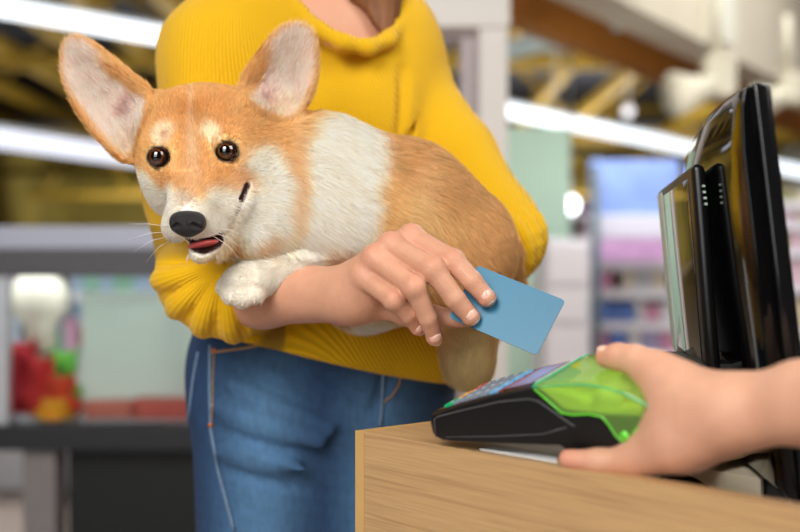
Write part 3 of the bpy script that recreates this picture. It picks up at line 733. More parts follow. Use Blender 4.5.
# --- right forearm and hand, fine grid
fa = Field((-.215, .90, CZ-.10), (.10, 1.20, CZ+.06), .0013)
elb, wr = P(200, 292, 1.15), P(352, 295, 1.006)
m1 = elb*.55+wr*.45
fa.cap(elb, m1, .030, .030, .01); fa.cap(m1, wr, .031, .0245, .02)
fa.cap(wr, P(362, 294, 1.0), .0228, .0205, .02)
IM, MM, RM, PM = P(411, 238, .985), P(391, 246, .976), P(375, 259, .973), P(364, 277, .977)
wri = P(356, 292, 1.004)
for q_, r1, r2 in ((IM, .019, .0108), (MM, .0205, .0108), (RM, .020, .0106), (PM, .019, .0102)): fa.cap(wri, q_, r1, r2, .012)
fa.cap((IM+wri)/2+[0, .01, 0], (PM+wri)/2+[0, .012, 0], .0145, .0145, .014)
fa.cap(P(372, 282, 1.0), P(402, 262, 1.0), .013, .010, .012)     # palm body
# index, middle, ring, little finger and thumb
idx = [IM, P(453, 261, .955), P(472, 281, .947), P(486, 297, .946)]
mid = [MM, P(433, 269, .945), P(455, 299, .943), P(470, 316, .946)]
rng = [RM, P(414, 287, .944), P(428, 318, .953), P(434, 336, .962)]
lit = [PM, P(394, 300, .951), P(408, 315, .960), P(417, 327, .969)]
thb = [P(376, 302, 1.010), P(404, 313, 1.000), P(434, 316, .986), P(462, 319, .975)]
for pts, rs in ((idx, [.0106, .0097, .0088, .0075]), (mid, [.0106, .0099, .0089, .0076]), (rng, [.0104, .0095, .0084, .0071]), (lit, [.0098, .0086, .0076, .0064])):
    finger(fa, pts, rs, .0022, .0035)
    fa.ell(pts[1], (rs[1]*1.05,)*3, .004); fa.ell(pts[0]+[0, -.001, .001], (rs[0]*1.08,)*3, .005)
    e = pts[3]+(pts[3]-pts[2])/np.linalg.norm(pts[3]-pts[2])*.002; fa.ell(e, (rs[3]*.96,)*3, .003)
finger(fa, thb, [.0140, .0105, .0092, .0078], .004, .012)
# --- left forearm (behind the dog)
LE, LW = P(503, 247, 1.225), P(432, 296, 1.12)
def nails(f, fingers, parent, m, mt):
    for pts, r in fingers:
        u = pts[3]-pts[2]; u /= np.linalg.norm(u)
        view = np.array([0, -1, .45]); n = view-u*(view@u); n /= np.linalg.norm(n); s = np.cross(n, u)
        c = pts[3]+u*.0005
        bm = bmesh.new(); G = []
        for i in range(9):
            t = i/8; y = -.0058+t*.0128; row = []
            ww = r*.80*(1-.55*max(0, (abs(t-.52)-.33)/.17)**2 if abs(t-.52) > .33 else 1)
            for j in range(9):
                a = (j/8-.5)*2; x = a*ww
                z = math.sqrt(max(0, 1-(a*.80)**2))*r*1.02+.0006-(max(0, t-.45)*.0045)-(.0006 if t < .1 else 0)
                row.append(bm.verts.new(Vector(c+u*y+s*x+n*z)))
            G.append(row)
        for i in range(8):
            for j in range(8):
                fc = bm.faces.new((G[i][j], G[i][j+1], G[i+1][j+1], G[i+1][j]))
                fc.material_index = 1 if i >= 7 else 0
        bmesh.ops.recalc_face_normals(bm, faces=bm.faces[:])
        o = from_bm('fingernail', bm, m, parent, True); o.data.materials.append(mt)
        sl = o.modifiers.new('solid', 'SOLIDIFY'); sl.thickness = .0005
def skin_color(v, base=SK, red=()):
    c = np.tile(lin(base), (len(v), 1)); n = noise3(v, 60, 3)*.6+noise3(v, 150, 4)*.4
    c *= (1+(n[:, None]-.5)*np.array([.10, .16, .18]))
    for p, r, a in red:
        d = np.linalg.norm(v-np.asarray(p), axis=1); w = np.exp(-(d/r)**2)*a
        c += (lin((214, 128, 106))-c)*w[:, None]
    return c
red = [(p[1]+np.array([0, -.006, .004]), .008, .24) for p in (idx, mid, rng, lit)]+[(p[0]+np.array([0, -.006, .006]), .010, .18) for p in (idx, mid, rng, lit)]+[(p[3], .010, .35) for p in (idx, mid, rng, lit)]
v1, q1 = fa.nets()
# --- torso, neck, head, other arm, legs
fb = Field((-.36, 1.0, -.01), (.30, 1.50, 1.78), .0065)
neck0, neck1 = P(340, 30, 1.31), P(348, -48, 1.30)
def torso(f, g, k=.05):
    """the upper body; g grows it outwards"""
    f.ell(P(312, 130, 1.305), (.128+g, .082+g, .165+g), k)
    f.ell(P(325, 290, 1.295), (.122+g, .080+g, .14+g), k)
    f.cap(P(262, 30, 1.26), P(378, 52, 1.32), .060+g, .058+g, k)
    f.ell(P(268, 120, 1.25), (.055+g, .05+g, .06+g), k); f.ell(P(356, 128, 1.275), (.055+g, .045+g, .06+g), k)
torso(fb, 0)
fb.cap(neck0, neck1, .058, .052, .05)
fb.ell(P(352, -125, 1.29), (.073, .095, .115), .02); fb.ell(P(352, -90, 1.22), (.012, .02, .018), .015)
fb.ell(P(352, -75, 1.25), (.045, .05, .03), .02)
SHL, ELL = P(214, 54, 1.225), P(198, 282, 1.155)
SHR, MR, ELR = P(402, 86, 1.325), P(456, 156, 1.29), P(500, 224, 1.25)
fb.chain([SHL, P(192, 190, 1.18), ELL, elb], [.042, .034, .026, .026], .01)
fb.chain([SHR, MR, ELR], [.044, .038, .036], .03); fb.cap(ELR, LE, .034, .034, .02); fb.cap(LE, LW, .034, .024, .02)
hipL, hipR = P(268, 420, 1.27), P(372, 420, 1.30)
def legs(f, g, k=.05):
    f.ell(P(322, 372, 1.29), (.135+g, .095+g, .10+g), k)
    for hx, fx in ((hipL, -.16), (hipR, .06)):
        kn = np.array([hx[0]*.6+fx*.4, hx[1]+.0, .50]); an = np.array([fx, hx[1]+.03, .09])
        f.cap(hx, kn, .078+g, .058+g, k); f.cap(kn, an, .056+g, .036+g, .02)
legs(fb, -.016)
for fx, hx in ((-.16, hipL), (.06, hipR)): fb.cap((fx, hx[1]+.03, .05), (fx, hx[1]-.10, .035), .033, .026, .02)
# left hand supporting the dog from below
lw = LW; lh = [P(408, 300, 1.11), P(372, 306, 1.10)]
fb.cap(lw, lh[0], .022, .024, .02)
v2, q2 = fb.nets()
fl = Field((-.06, .98, CZ-.13), (.06, 1.16, CZ+.0), .002)
fl.cap(LW, lh[0], .0235, .024, .02); fl.ell(lh[0], (.03, .028, .018), .02)
for i in range(4):
    s = P(392-i*3, 300+i*2, 1.095+i*.014); e = P(356-i*2, 303+i*2, 1.085+i*.015); ee = P(340-i, 300+i*2, 1.083+i*.015)
    fl.chain([s, e, ee], [.009, .0082, .0068], .003, .01)
fl.chain([P(402, 298, 1.09), P(392, 290, 1.08), P(382, 284, 1.075)], [.011, .009, .008], .004, .015)
v3, q3 = fl.nets()
v = np.concatenate([v1, v2, v3]); q_ = np.concatenate([q1, q2+len(v1), q3+len(v1)+len(v2)])
me = mesh_np('body', v, q_); set_col(me, skin_color(v, SK, red+[(P(352, -75, 1.2), .01, .7)]))
link_mesh('body', me, M_skin, woman)
M_nail = mat('nail', (238, 190, 170), .18, coat=.4); M_nailtip = mat('nail_tip', (248, 238, 226), .2, coat=.4)
nails(fa, [(idx, .0075), (mid, .0077), (rng, .0072), (lit, .0064)], woman, M_nail, M_nailtip)

# --- sweater
def knit(name='knit_mustard', col=(234, 182, 16)):
    m = bpy.data.materials.new(name); m.use_nodes = True; nt = m.node_tree; N = nt.nodes; K_ = nt.links; b = N['Principled BSDF']
    b.inputs['Roughness'].default_value = .85; b.inputs['Sheen Weight'].default_value = .12; b.inputs['Sheen Roughness'].default_value = .5
    b.inputs['Specular IOR Level'].default_value = .2
    a = N.new('ShaderNodeAttribute'); a.attribute_name = 'Rib'
    sx = N.new('ShaderNodeSeparateXYZ'); K_.new(a.outputs['Vector'], sx.inputs[0])
    def wave(sock, freq, out_power=1):
        mu = N.new('ShaderNodeMath'); mu.operation = 'MULTIPLY'; mu.inputs[1].default_value = freq; K_.new(sock, mu.inputs[0])
        s = N.new('ShaderNodeMath'); s.operation = 'SINE'; K_.new(mu.outputs[0], s.inputs[0]); return s.outputs[0]
    w1 = wave(sx.outputs[0], 2*math.pi/.0041); w2 = wave(sx.outputs[1], 2*math.pi/.0030)
    ad = N.new('ShaderNodeMath'); ad.operation = 'MULTIPLY_ADD'; ad.inputs[1].default_value = .12; K_.new(w2, ad.inputs[0]); K_.new(w1, ad.inputs[2])
    bp = N.new('ShaderNodeBump'); bp.inputs['Strength'].default_value = .8; bp.inputs['Distance'].default_value = .0008
    am = N.new('ShaderNodeMath'); am.operation = 'MULTIPLY'; K_.new(ad.outputs[0], am.inputs[0]); K_.new(sx.outputs[2], am.inputs[1]); K_.new(am.outputs[0], bp.inputs['Height']); K_.new(bp.outputs[0], b.inputs['Normal'])
    mr = N.new('ShaderNodeMapRange'); mr.inputs[1].default_value = -1; mr.inputs[2].default_value = 1; mr.inputs[3].default_value = .86; mr.inputs[4].default_value = 1.05
    aw = N.new('ShaderNodeMath'); aw.operation = 'MULTIPLY'; K_.new(w1, aw.inputs[0]); K_.new(sx.outputs[2], aw.inputs[1]); K_.new(aw.outputs[0], mr.inputs[0]); mx = N.new('ShaderNodeVectorMath'); mx.operation = 'MULTIPLY'; mx.inputs[0].default_value = L4(col)[:3]
    K_.new(mr.outputs[0], mx.inputs[1]); K_.new(mx.outputs[0], b.inputs['Base Color']); return m
M_knit = knit()
fs = Field((-.37, 1.0, .90), (.31, 1.50, 1.42), .0034)
torso(fs, .012, .05)
fs.ell(P(326, 345, 1.29), (.158, .128, .10), .04); fs.ell(P(420, 362, 1.27), (.05, .07, .05), .03)
fs.chain([SHL, P(191, 190, 1.18), ELL], [.050, .046, .040], .025)
fs.cap(P(290, -8, 1.27), SHL, .05, .05, .05); fs.cap(P(385, 34, 1.315), SHR, .05, .052, .04)
fs.chain([SHR, MR, ELR], [.052, .046, .041], .012)
# armpit crease folds and soft drapes
for a_, b_, r_ in ((P(404, 70, 1.235), P(398, 150, 1.225), .004), (P(412, 120, 1.25), P(402, 175, 1.22), .003)):
    fs.cap(a_, b_, r_, r_*.6, .012, 'sub')
for i in range(7):
    x = 222+i*17; pass
# cut the neckline
fs.ell(P(346, -22, 1.225), (.062, .085, .082), .006, op='sub')
fs.cap(P(346, -30, 1.30), P(346, -120, 1.30), .068, .08, .006, 'sub')
# rolled collar along the neckline
cb_ = [P(284, -10, 1.225), P(298, 12, 1.205), P(318, 30, 1.192), P(343, 43, 1.19), P(368, 48, 1.20), P(388, 40, 1.225), P(398, 22, 1.26)]
fs.chain(cb_, [.009]*7, .008)
# hem cut
hp0, hp1 = P(200, 333, 1.2), P(447, 381, 1.2); sl_ = (hp1[2]-hp0[2])/(hp1[0]-hp0[0])
fs.func((-.37, 1.0, .9), (.31, 1.5, 1.42), lambda X, Y, Z: (np.minimum(hp0[2]+sl_*(X-hp0[0])+.012*np.sin((X+.2)*9)*0, CZ-.03)-Z)*-1.0+0*Y, .006, 'sub') if False else None
fs.func((-.37, 1.0, .9), (.31, 1.5, 1.42), lambda X, Y, Z: (Z-(hp0[2]+sl_*(X-hp0[0])-.006*np.clip((X+.13)*8, 0, 1)))/1.03+0*Y, .006, 'sub')
# bunched cuff: stacked soft rings around the forearm
ax = (wr-elb); ax /= np.linalg.norm(ax); Fr = frame(ax)
def ring(f, c, Fm, R1, r, k, n=20, wob=.1, tilt=0., ph=0):
    pts = []
    for i in range(n+1):
        a = i/n*2*math.pi; rr = R1*(1+wob*math.sin(a*2+ph)); pts.append(c+Fm[:, 1]*rr*math.cos(a)+Fm[:, 2]*rr*math.sin(a)+Fm[:, 0]*(-tilt*R1*math.sin(a)))
    for i in range(n): f.cap(pts[i], pts[i+1], r, r, k)
pt_ = P(231, 262, 1.112)
def fan(ph): a = math.radians(ph); return np.array([math.cos(a), 0, math.sin(a)])
FA = [200, 226, 252, 277, 302]
FB = list(range(192, 300, 12))
fs.cap(ELL, elb+ax*.02, .041, .034, .01)
fs.chain([pt_+fan(a)*.036 for a in FB], [.0250]*len(FB), .004); fs.chain([pt_+fan(a)*.042 for a in FB], [.0345]*len(FB), .004)
for i, a in enumerate(FA):
    e1 = fan(a); cc_ = pt_+e1*.036
    rr = [cc_+e1*(.0345*math.cos(t))+np.array([.0, 1, 0])*.0385*math.sin(t)+fan(a+90)*(-.006*math.cos(t)) for t in np.linspace(0, 2*math.pi, 25)]
    r_ = [.0092+.0026*(math.cos(t)*.5+.5)-(.002 if i == 4 else 0) for t in np.linspace(0, 2*math.pi, 25)]
    for j in range(24): fs.cap(rr[j], rr[j+1], r_[j], r_[j+1], .0015)
# hollow the cuff mouth
pass
ax2 = (LW-LE); ax2 /= np.linalg.norm(ax2); Fr2 = frame(ax2)
fs.cap(ELR, LE+ax2*-.005, .040, .036, .02)
for i, (t, R1) in enumerate(((-.022, .035), (-.006, .036), (.010, .035))): ring(fs, LE+ax2*t, Fr2, R1, .009, .003, 20, .06, .3, i)
fs.cap(LE+ax2*.018, LE+ax2*.07, .031, .031, .005, 'sub')
v, q_ = fs.nets()
rib = np.zeros((len(v), 3), np.float32)
# ribs: around the torso, and around each sleeve's own axis
rib[:, 0] = v[:, 0]+.5*sstep(-.22, -.04, v[:, 0])*(v[:, 2]-1.25)-.25*(v[:, 1]-1.2); rib[:, 1] = v[:, 2]
dx_, dz_ = v[:, 0]-pt_[0], v[:, 2]-pt_[2]; rr_ = np.hypot(dx_, dz_); w_ = sstep(.112, .085, rr_)*sstep(1.22, 1.19, v[:, 1])*sstep(.04, .0, dz_)*sstep(.05, .02, dx_)
rib[:, 0] = rib[:, 0]*(1-w_)+(np.mod(np.arctan2(dz_, dx_), 2*math.pi)*.050)*w_; rib[:, 2] = 1-.62*w_
me = mesh_np('sweater', v, q_)
at_ = me.attributes.new('Rib', 'FLOAT_VECTOR', 'POINT'); at_.data.foreach_set('vector', rib.ravel())
so = link_mesh('sweater', me, M_knit, woman); so['label'] = 'mustard yellow ribbed sweater'

# --- jeans
fj = Field((-.26, 1.12, .04), (.20, 1.46, 1.09), .0048)
legs(fj, .008, .05)
fj.ell(P(322, 352, 1.29), (.146, .104, .10), .04)
# creases under the pocket and at the crotch
for a_, b_, r_ in ((P(262, 352, 1.175), P(372, 415, 1.185), .005), (P(240, 372, 1.18), P(345, 418, 1.18), .004), (P(395, 350, 1.18), P(375, 415, 1.185), .004),
                   (P(215, 430, 1.20), P(300, 452, 1.18), .003), (P(225, 470, 1.2), P(305, 488, 1.185), .003), (P(210, 395, 1.2), P(250, 410, 1.185), .003)):
    pa_, pb_ = px_of(np.stack([a_, b_])); pp_ = []
    for t in np.linspace(0, 1, 7):
        x_, y_ = pa_*(1-t)+pb_*t; y_ += 3*math.sin(t*math.pi); d_ = fj.surf(x_, y_, 1.0, 1.5)
        if d_: pp_.append(P(x_, y_, d_-r_*(1.35-.9*math.sin(t*math.pi))))
    if len(pp_) > 1: fj.chain(pp_, [r_*(.45+.55*math.sin(math.pi*k_/(len(pp_)-1)))+.001 for k_ in range(len(pp_))], .010, op='sub')
for a_, b_ in ((P(230, 385, 1.18), P(330, 430, 1.18)), (P(218, 450, 1.19), P(305, 470, 1.18)), (P(215, 405, 1.19), P(320, 445, 1.18))):
    fj.cap(a_, b_, .004, .003, .02)
fj.func((-.26, 1.12, .99), (.20, 1.46, 1.09), lambda X, Y, Z: 1.065-.0-Z+0*X+0*Y if False else (Z*0+X*0+Y*0+1)*1.0, 0, 'add') if False else None
v, q_ = fj.nets()
Q = px_of(v); n = noise3(v, 14, 5); c = np.tile(lin((27, 55, 92)), (len(v), 1))
front = sstep(1.32, 1.26, v[:, 1])
fade = np.exp(-(((v[:, 0]-hipL[0]-.004)/.046)**2))*sstep(1.04, .95, v[:, 2])*sstep(.45, .6, v[:, 2])*front
fade2 = np.exp(-(((v[:, 0]-hipR[0]-.01)/.045)**2))*sstep(1.02, .93, v[:, 2])*sstep(.45, .6, v[:, 2])*front
c += (lin((84, 126, 166))-c)*((np.maximum(fade, fade2))*(.55+.5*n))[:, None].clip(0, 1)
ln = np.abs(np.sin((v[:, 2]+.25*v[:, 0]+.006*noise3(v, 30, 8))*2*math.pi/.034))
c *= (1-.13*np.exp(-(ln/.25)**2)*front)[:, None]
me = mesh_np('jeans', v, q_); set_col(me, c)
M_den = mat('denim', (44, 82, 124), .85, noise=.17, nscale=160, bump=.4, bscale=700, attr='Col', stretch=(1, 1, .35))
jo = link_mesh('jeans', me, M_den, woman); jo['label'] = 'blue denim jeans'
M_seam = mat('denim_seam', (104, 128, 156), .8, noise=.2, nscale=300); M_stitch = mat('stitch_tan', (168, 132, 92), .7)
def on_jeans(px, py, off=.0015):
    d = fj.surf(px, py, 1.0, 1.5); return V(px, py, (d if d else 1.25)-off)
def seam(name, pts, r, m):
    dense = []
    for i in range(len(pts)-1):
        for t in np.linspace(0, 1, 7)[:-1 if i < len(pts)-2 else None]:
            dense.append(on_jeans(pts[i][0]*(1-t)+pts[i+1][0]*t, pts[i][1]*(1-t)+pts[i+1][1]*t))
    return tube(name, dense, r, m, jo, 6)
seam('side_seam', [(210, 345), (210, 400), (211, 430), (218, 470), (226, 500), (234, 530)], .0022, M_seam)
seam('pocket_edge', [(214, 352), (245, 348), (275, 342)], .0016, M_stitch)
seam('pocket_edge', [(198, 352), (193, 380), (188, 420)], .0018, M_seam)
seam('fly_seam', [(384, 352), (383, 380), (382, 410), (380, 426)], .0022, M_seam)
seam('fly_stitch', [(402, 366), (399, 385), (392, 396), (384, 402)], .0012, M_stitch)
seam('pocket_stitch', [(214, 350), (213, 380), (212, 424)], .0009, M_stitch)
bm = bmesh.new(); bmesh.ops.create_uvsphere(bm, u_segments=12, v_segments=8, radius=.0034, matrix=Matrix.Translation(on_jeans(214, 351, .001))); from_bm('rivet', bm, mat('copper', (190, 112, 66), .35, metal=.6), jo, True)
bm = bmesh.new(); bmesh.ops.create_uvsphere(bm, u_segments=12, v_segments=8, radius=.0035, matrix=Matrix.Translation(on_jeans(211, 425, .001))); from_bm('rivet', bm, MATS['copper'], jo, True)
# shoes, hair
for fx, hx in ((-.16, hipL), (.06, hipR)):
    bm = bmesh.new(); lathe(bm, [(.040, 0), (.046, .004), (.046, .022), (.042, .04), (.034, .065), (.03, .085)], (fx, hx[1]-.03, .001), 20, 1, 2.3)
    o = from_bm('shoe', bm, mat('shoe_white', (220, 218, 214), .6), woman, True)
fh = Field((-.18, 1.10, 1.28), (.09, 1.46, 1.80), .005)
fh.ell(P(352, -135, 1.315), (.085, .10, .125), .02); fh.ell(P(352, -95, 1.19), (.058, .07, .09), .02, op='sub')
for i, (x0, x1, y1, dd) in enumerate(((352, 366, 8, 1.235), (360, 374, 22, 1.232), (368, 381, 31, 1.230), (377, 387, 36, 1.232), (386, 392, 36, 1.238), (394, 396, 30, 1.25), (400, 398, 18, 1.27), (312, 304, -24, 1.26), (304, 298, -24, 1.28))):
    fh.chain([P(x0-8, -130, dd+.03), P(x0-2, -50, dd+.01), P((x0*2+x1)/3, -4, dd), P(x1, y1, dd-.002)], [.02, .013, .0095, .0035], .005)
v, q_ = fh.nets(); me = mesh_np('hair', v, q_); st = noise3(v*[1, 1, .06], 330, 4)
set_col(me, lin((126, 82, 52))[None, :]*(.65+.75*st[:, None])); link_mesh('hair', me, mat('hair_brown', (126, 82, 52), .5, attr='Col', bump=.5, bscale=300, stretch=(1, 1, .08)), woman)

# ------------------------------------------------------------------ the cashier's arm and hand
cash = thing('person', P(860, 400, .66)*[1, 1, 0], 'bare forearm and hand reaching in from the right, holding the card terminal', 'person')
fc = Field((.085, .56, CZ-.165), (.34, .86, CZ-.035), .0013)
cw = P(722, 414, .725); cf = P(802, 403, .655); ce = P(905, 396, .60)
fc.chain([P(905, 401, .64), P(802, 403, .69), P(762, 409, .708), cw], [.0330, .0268, .0235, .0222], .003)
fc.cap(P(735, 412, .718), P(700, 415, .738), .0195, .021, .012)
pc = P(685, 424, .745)
fc.cap(cw, pc, .021, .020, .02)
fc.cap(P(684, 406, .748), P(694, 436, .742), .020, .019, .02)
fc.chain([P(695, 408, .742), P(672, 386, .757), P(655, 372, .768)], [.017, .0155, .0125], .012, .02)    # thenar ridge up into the thumb
ctb = [P(657, 373, .768), P(634, 360, .778), P(618, 357, .786), P(606, 357, .792)]
fc.chain(ctb, [.0125, .0105, .0094, .0078], .004, .012)
cidx = [P(672, 445, .745), P(632, 460, .762), P(598, 461, .772), P(568, 459, .780)]
fc.chain(cidx, [.0165, .0110, .0083, .0068], .005, .02)
fc.cap(P(676, 430, .748), P(650, 448, .758), .016, .012, .016)
for i in range(1, 4):
    off = np.array([.010, .020, .004])*i
    fc.chain([cidx[0]+off*.8, cidx[1]+off, cidx[2]+off*1.05+[.004*i, 0, .001*i], cidx[3]+off*1.1+[.006*i, 0, .003*i]], [.0145, .0098, .0080, .0066], .003, .012)
v, q_ = fc.nets(); me = mesh_np('body', v, q_)
set_col(me, skin_color(v, (214, 162, 134), [(ctb[3], .012, .5), (cidx[3], .014, .55), (cidx[1], .012, .25), (P(650, 380, .76), .012, .25)])); link_mesh('body', me, M_skin, cash)
u = ctb[3]-ctb[2]; 
bm = bmesh.new(); bmesh.ops.create_uvsphere(bm, u_segments=14, v_segments=8, radius=1, matrix=Matrix.Translation(ctb[3]+np.array([-.001, -.001, .0050]))@Matrix.Diagonal((.0062, .0048, .0034, 1)))
from_bm('fingernail', bm, M_nail, cash, True)
# ------------------------------------------------------------------ the corgi
dog = thing('dog', P(400, 300, 1.10), 'tan and white corgi with huge upright ears, mouth slightly open, lying over the woman\'s forearm', 'dog')
H = .0024
fd = Field((-.36, .90, CZ-.14), (.18, 1.28, CZ+.26), H)
# trunk
fd.chain([P(322, 192, 1.10), P(400, 214, 1.115), P(450, 244, 1.125)], [.064, .066, .061], .03)
fd.ell(P(330, 215, 1.08), (.055, .05, .055), .03); fd.ell(P(446, 262, 1.125), (.056, .055, .050), .03)
fd.ell(P(362, 288, 1.115), (.040, .045, .040), .03); fd.ell(P(420, 285, 1.125), (.06, .05, .032), .03)
# neck and ruff
fd.cap(P(245, 160, 1.085), P(318, 182, 1.10), .056, .062, .03)
fd.ell(P(268, 212, 1.06), (.042, .045, .045), .03); fd.ell(P(245, 232, 1.04), (.028, .035, .026), .025)
# white foreleg hanging over the arm, paw with toes
fd.chain([P(330, 268, 1.075), P(296, 264, 1.055), P(262, 272, 1.040)], [.022, .0215, .0185], .008, .012)
fd.cap(P(262, 273, 1.040), P(246, 283, 1.028), .0185, .0175, .012)
fd.ell(P(241, 286, 1.024), (.0185, .018, .0165), .012)
for x, y, d, r in ((226, 287, 1.026, .0085), (232, 294, 1.016, .0090), (243, 297, 1.012, .0092), (254, 294, 1.016, .0085)): fd.ell(P(x, y, d), (r*1.05, r*1.15, r*1.12), .0015)
# second foreleg tucked behind, hind leg hanging below the card
fd.chain([P(300, 250, 1.12), P(262, 290, 1.12)], [.022, .018], .015)
fd.chain([P(452, 285, 1.15), P(466, 330, 1.165), P(468, 362, 1.168)], [.044, .027, .016], .02)
fd.ell(P(468, 362, 1.165), (.022, .024, .022), .02)
fd.cap(P(500, 258, 1.16), P(512, 285, 1.175), .02, .012, .02)
# head
hc = P(207, 140, 1.06)
fd.ell(hc, (.064, .062, .0485), .02)
fd.ell(P(208, 119, 1.05), (.056, .05, .026), .02)
fd.ell(P(173, 182, 1.048), (.022, .036, .034), .045); fd.ell(P(248, 182, 1.065), (.040, .045, .040), .03)
fd.ell(P(205, 160, 1.025), (.047, .040, .035), .025)
fd.cap(P(203, 172, 1.01), P(190, 212, .962), .030, .0195, .02)            # muzzle
fd.ell(P(176, 226, .975), (.0115, .016, .013), .012); fd.ell(P(206, 227, .978), (.016, .020, .0145), .012)   # upper lips
fd.ell(P(226, 205, 1.005), (.020, .026, .020), .018)
fd.cap(P(226, 224, 1.02), P(202, 252, .972), .0225, .0100, .012)          # lower jaw
fd.cap(P(163, 142, 1.012), P(176, 141, 1.010), .011, .010, .02); fd.cap(P(211, 139, 1.010), P(228, 136, 1.016), .010, .010, .02)   # brows
# stop between the eyes and eye sockets
fd.cap(P(190, 118, .99), P(191, 165, .975), .006, .005, .02, 'sub')
EY = [(158.5, 157), (227, 151.5)]
eyed = []
for x, y in EY:
    d = fd.surf(x, y, .85); eyed.append(d); fd.ell(P(x, y, d+.001), (.0115, .010, .0105), .006, op='sub')
for (x, y), d in zip(EY, eyed):
    fd.chain([P(x-11.5, y+1.5, d+.0035), P(x-8, y-7.0, d+.0008), P(x-1, y-10.2, d+.0002), P(x+7, y-7.8, d+.0008), P(x+12, y-1, d+.0035)], [.0014, .0018, .0020, .0018, .0014], .002)
    fd.chain([P(x-11.5, y+1.5, d+.0035), P(x-6, y+9, d+.0018), P(x+1, y+10.8, d+.0012), P(x+8, y+8, d+.0018), P(x+12, y-1, d+.0035)], [.0012, .0014, .0014, .0014, .0012], .002)
# mouth slit and open front
ms = [(186, 245, .962), (203, 246, .962), (218, 240, .974), (235, 213, .992), (241, 199, 1.003), (246.5, 185, 1.010)]
mw = [.0046, .0062, .0044, .0010, .0021, .0014]
mp_ = []
for (x, y, d0), w in zip(ms, mw):
    d = fd.surf(x, y, .85) or d0; d = min(d, d0+.03); mp_.append(P(x, y, d+.002))
fd.chain(mp_[:3], mw[:3], .002, None, 'sub'); fd.chain(mp_[3:], mw[3:], .002, None, 'sub'); fd.chain([mp_[2], P(229, 230, (fd.surf(229, 230, .85) or .98)), mp_[3]], [.0014, .0009, .0009], .003, None, 'sub')
# ears: shaped cups, an outline in the ear's plane with a hollow front
def poly_sd(X, Z, poly):
    d = None; sg = None
    n = len(poly)
    for i in range(n):
        ax_, az = poly[i-1]; bx, bz = poly[i]; ex, ez = bx-ax_, bz-az
        t = np.clip(((X-ax_)*ex+(Z-az)*ez)/(ex*ex+ez*ez+1e-12), 0, 1)
        dd = (X-ax_-t*ex)**2+(Z-az-t*ez)**2
        cr = ((az <= Z) & (bz > Z) & (ex*(Z-az)-ez*(X-ax_) > 0)) | ((az > Z) & (bz <= Z) & (ex*(Z-az)-ez*(X-ax_) < 0))
        d = dd if d is None else np.minimum(d, dd); sg = cr.astype(int) if sg is None else sg+cr
    d = np.sqrt(d); return np.where(sg % 2 == 1, -d, d)
def smooth_poly(p, it=2):
    p = np.array(p, float)
    for _ in range(it):
        qn = np.roll(p, -1, 0); p = np.stack([p*.75+qn*.25, p*.25+qn*.75], 1).reshape(-1, 2)
    return p
EARS = []
def ear(pxs, d0, slope, depth, side):
    pts = [P(x, y, d0) for x, y in smooth_poly(pxs)]; poly = [(p[0], p[2]) for p in pts]
    lo = np.array([min(p[0] for p in poly)-.01, d0-.05, min(p[1] for p in poly)-.01]); hi = np.array([max(p[0] for p in poly)+.01, d0+.07, max(p[1] for p in poly)+.01])
    cx, cz = np.mean([p[0] for p in poly]), np.mean([p[1] for p in poly]); EARS.append((poly, d0, slope, cx, cz, depth))
    def f(X, Y, Z):
        s2 = poly_sd(X, Z, poly); ins = np.clip(-s2/.020, 0, 1.0); hollow = depth*(ins*ins*(3-2*ins))*np.clip((hi[2]-.014-Z)/.055, .1, 1)
        y0 = d0+slope*(X-cx)+hollow
        a = s2+.0035; b = np.abs(Y-y0)/1.35-.0034+.0035-np.clip((cz-Z)*.05, 0, .004)
        return np.maximum(np.maximum(a, b), 0)+0 - .0035 + np.minimum(np.maximum(a, b), 0)
    fd.func(lo, hi, f, .006)
ear([(140, 165), (122, 160), (104, 143), (84, 122), (68, 96), (59, 68), (60, 46), (72, 38), (88, 41), (108, 54), (132, 74), (152, 91), (160, 110), (152, 140)], 1.050, -.25, .014, -1)
ear([(240, 88), (253, 66), (268, 44), (284, 29), (299, 25), (311, 32), (317, 50), (315, 76), (309, 98), (300, 118), (284, 128), (262, 124), (246, 108)], 1.062, .30, .013, 1)
# ear roots join the skull
fd.cap(P(150, 112, 1.07), P(160, 132, 1.07), .020, .02, .02); fd.cap(P(262, 112, 1.085), P(250, 130, 1.08), .022, .022, .02)
v, q_ = fd.nets(); Q = px_of(v)
TAN = (246, 210, 150)
c = np.tile(lin(TAN), (len(v), 1))
nz = noise3(v*[.5, 1, 1], 55, 11); nz2 = noise3(v*[.35, 1, 1.6], 130, 12)
def nb_(cx, cy, rx, ry, col, ang=0, soft=.35, amt=1, jit=7):
    QQ = Q+np.stack([(nz-.5)*jit*2, (nz2-.5)*jit*1.5], 1); blob(c, QQ, cx, cy, rx, ry, col, ang, soft, amt)
WH = (255, 248, 236)
# trunk: darker saddle, paler flank, white collar, chest and legs
nb_(430, 168, 90, 26, (214, 168, 112), 24, .6, .55); nb_(470, 210, 60, 22, (226, 180, 124), 30, .7, .4)
nb_(416, 205, 16, 42, (250, 218, 168), 8, .7, .7); nb_(480, 250, 45, 30, (226, 180, 124), 0, .6, .6)
nb_(345, 300, 60, 30, (238, 216, 184), 0, .5, .8)
nb_(336, 175, 42, 74, WH, 8, .22); nb_(300, 230, 62, 40, WH, 0, .25); nb_(330, 275, 40, 22, WH, 0, .3)
nb_(345, 258, 22, 12, (222, 180, 128), 20, .6, .7)
nb_(366, 332, 26, 16, WH, 0, .4); nb_(468, 350, 30, 50, (236, 220, 170), 0, .5, .9)
nb_(252, 285, 60, 30, WH, 0, .2, 1, 2)
hd = (v[:, 1] < 1.115) & (Q[:, 0] < 305)
csave = c.copy()
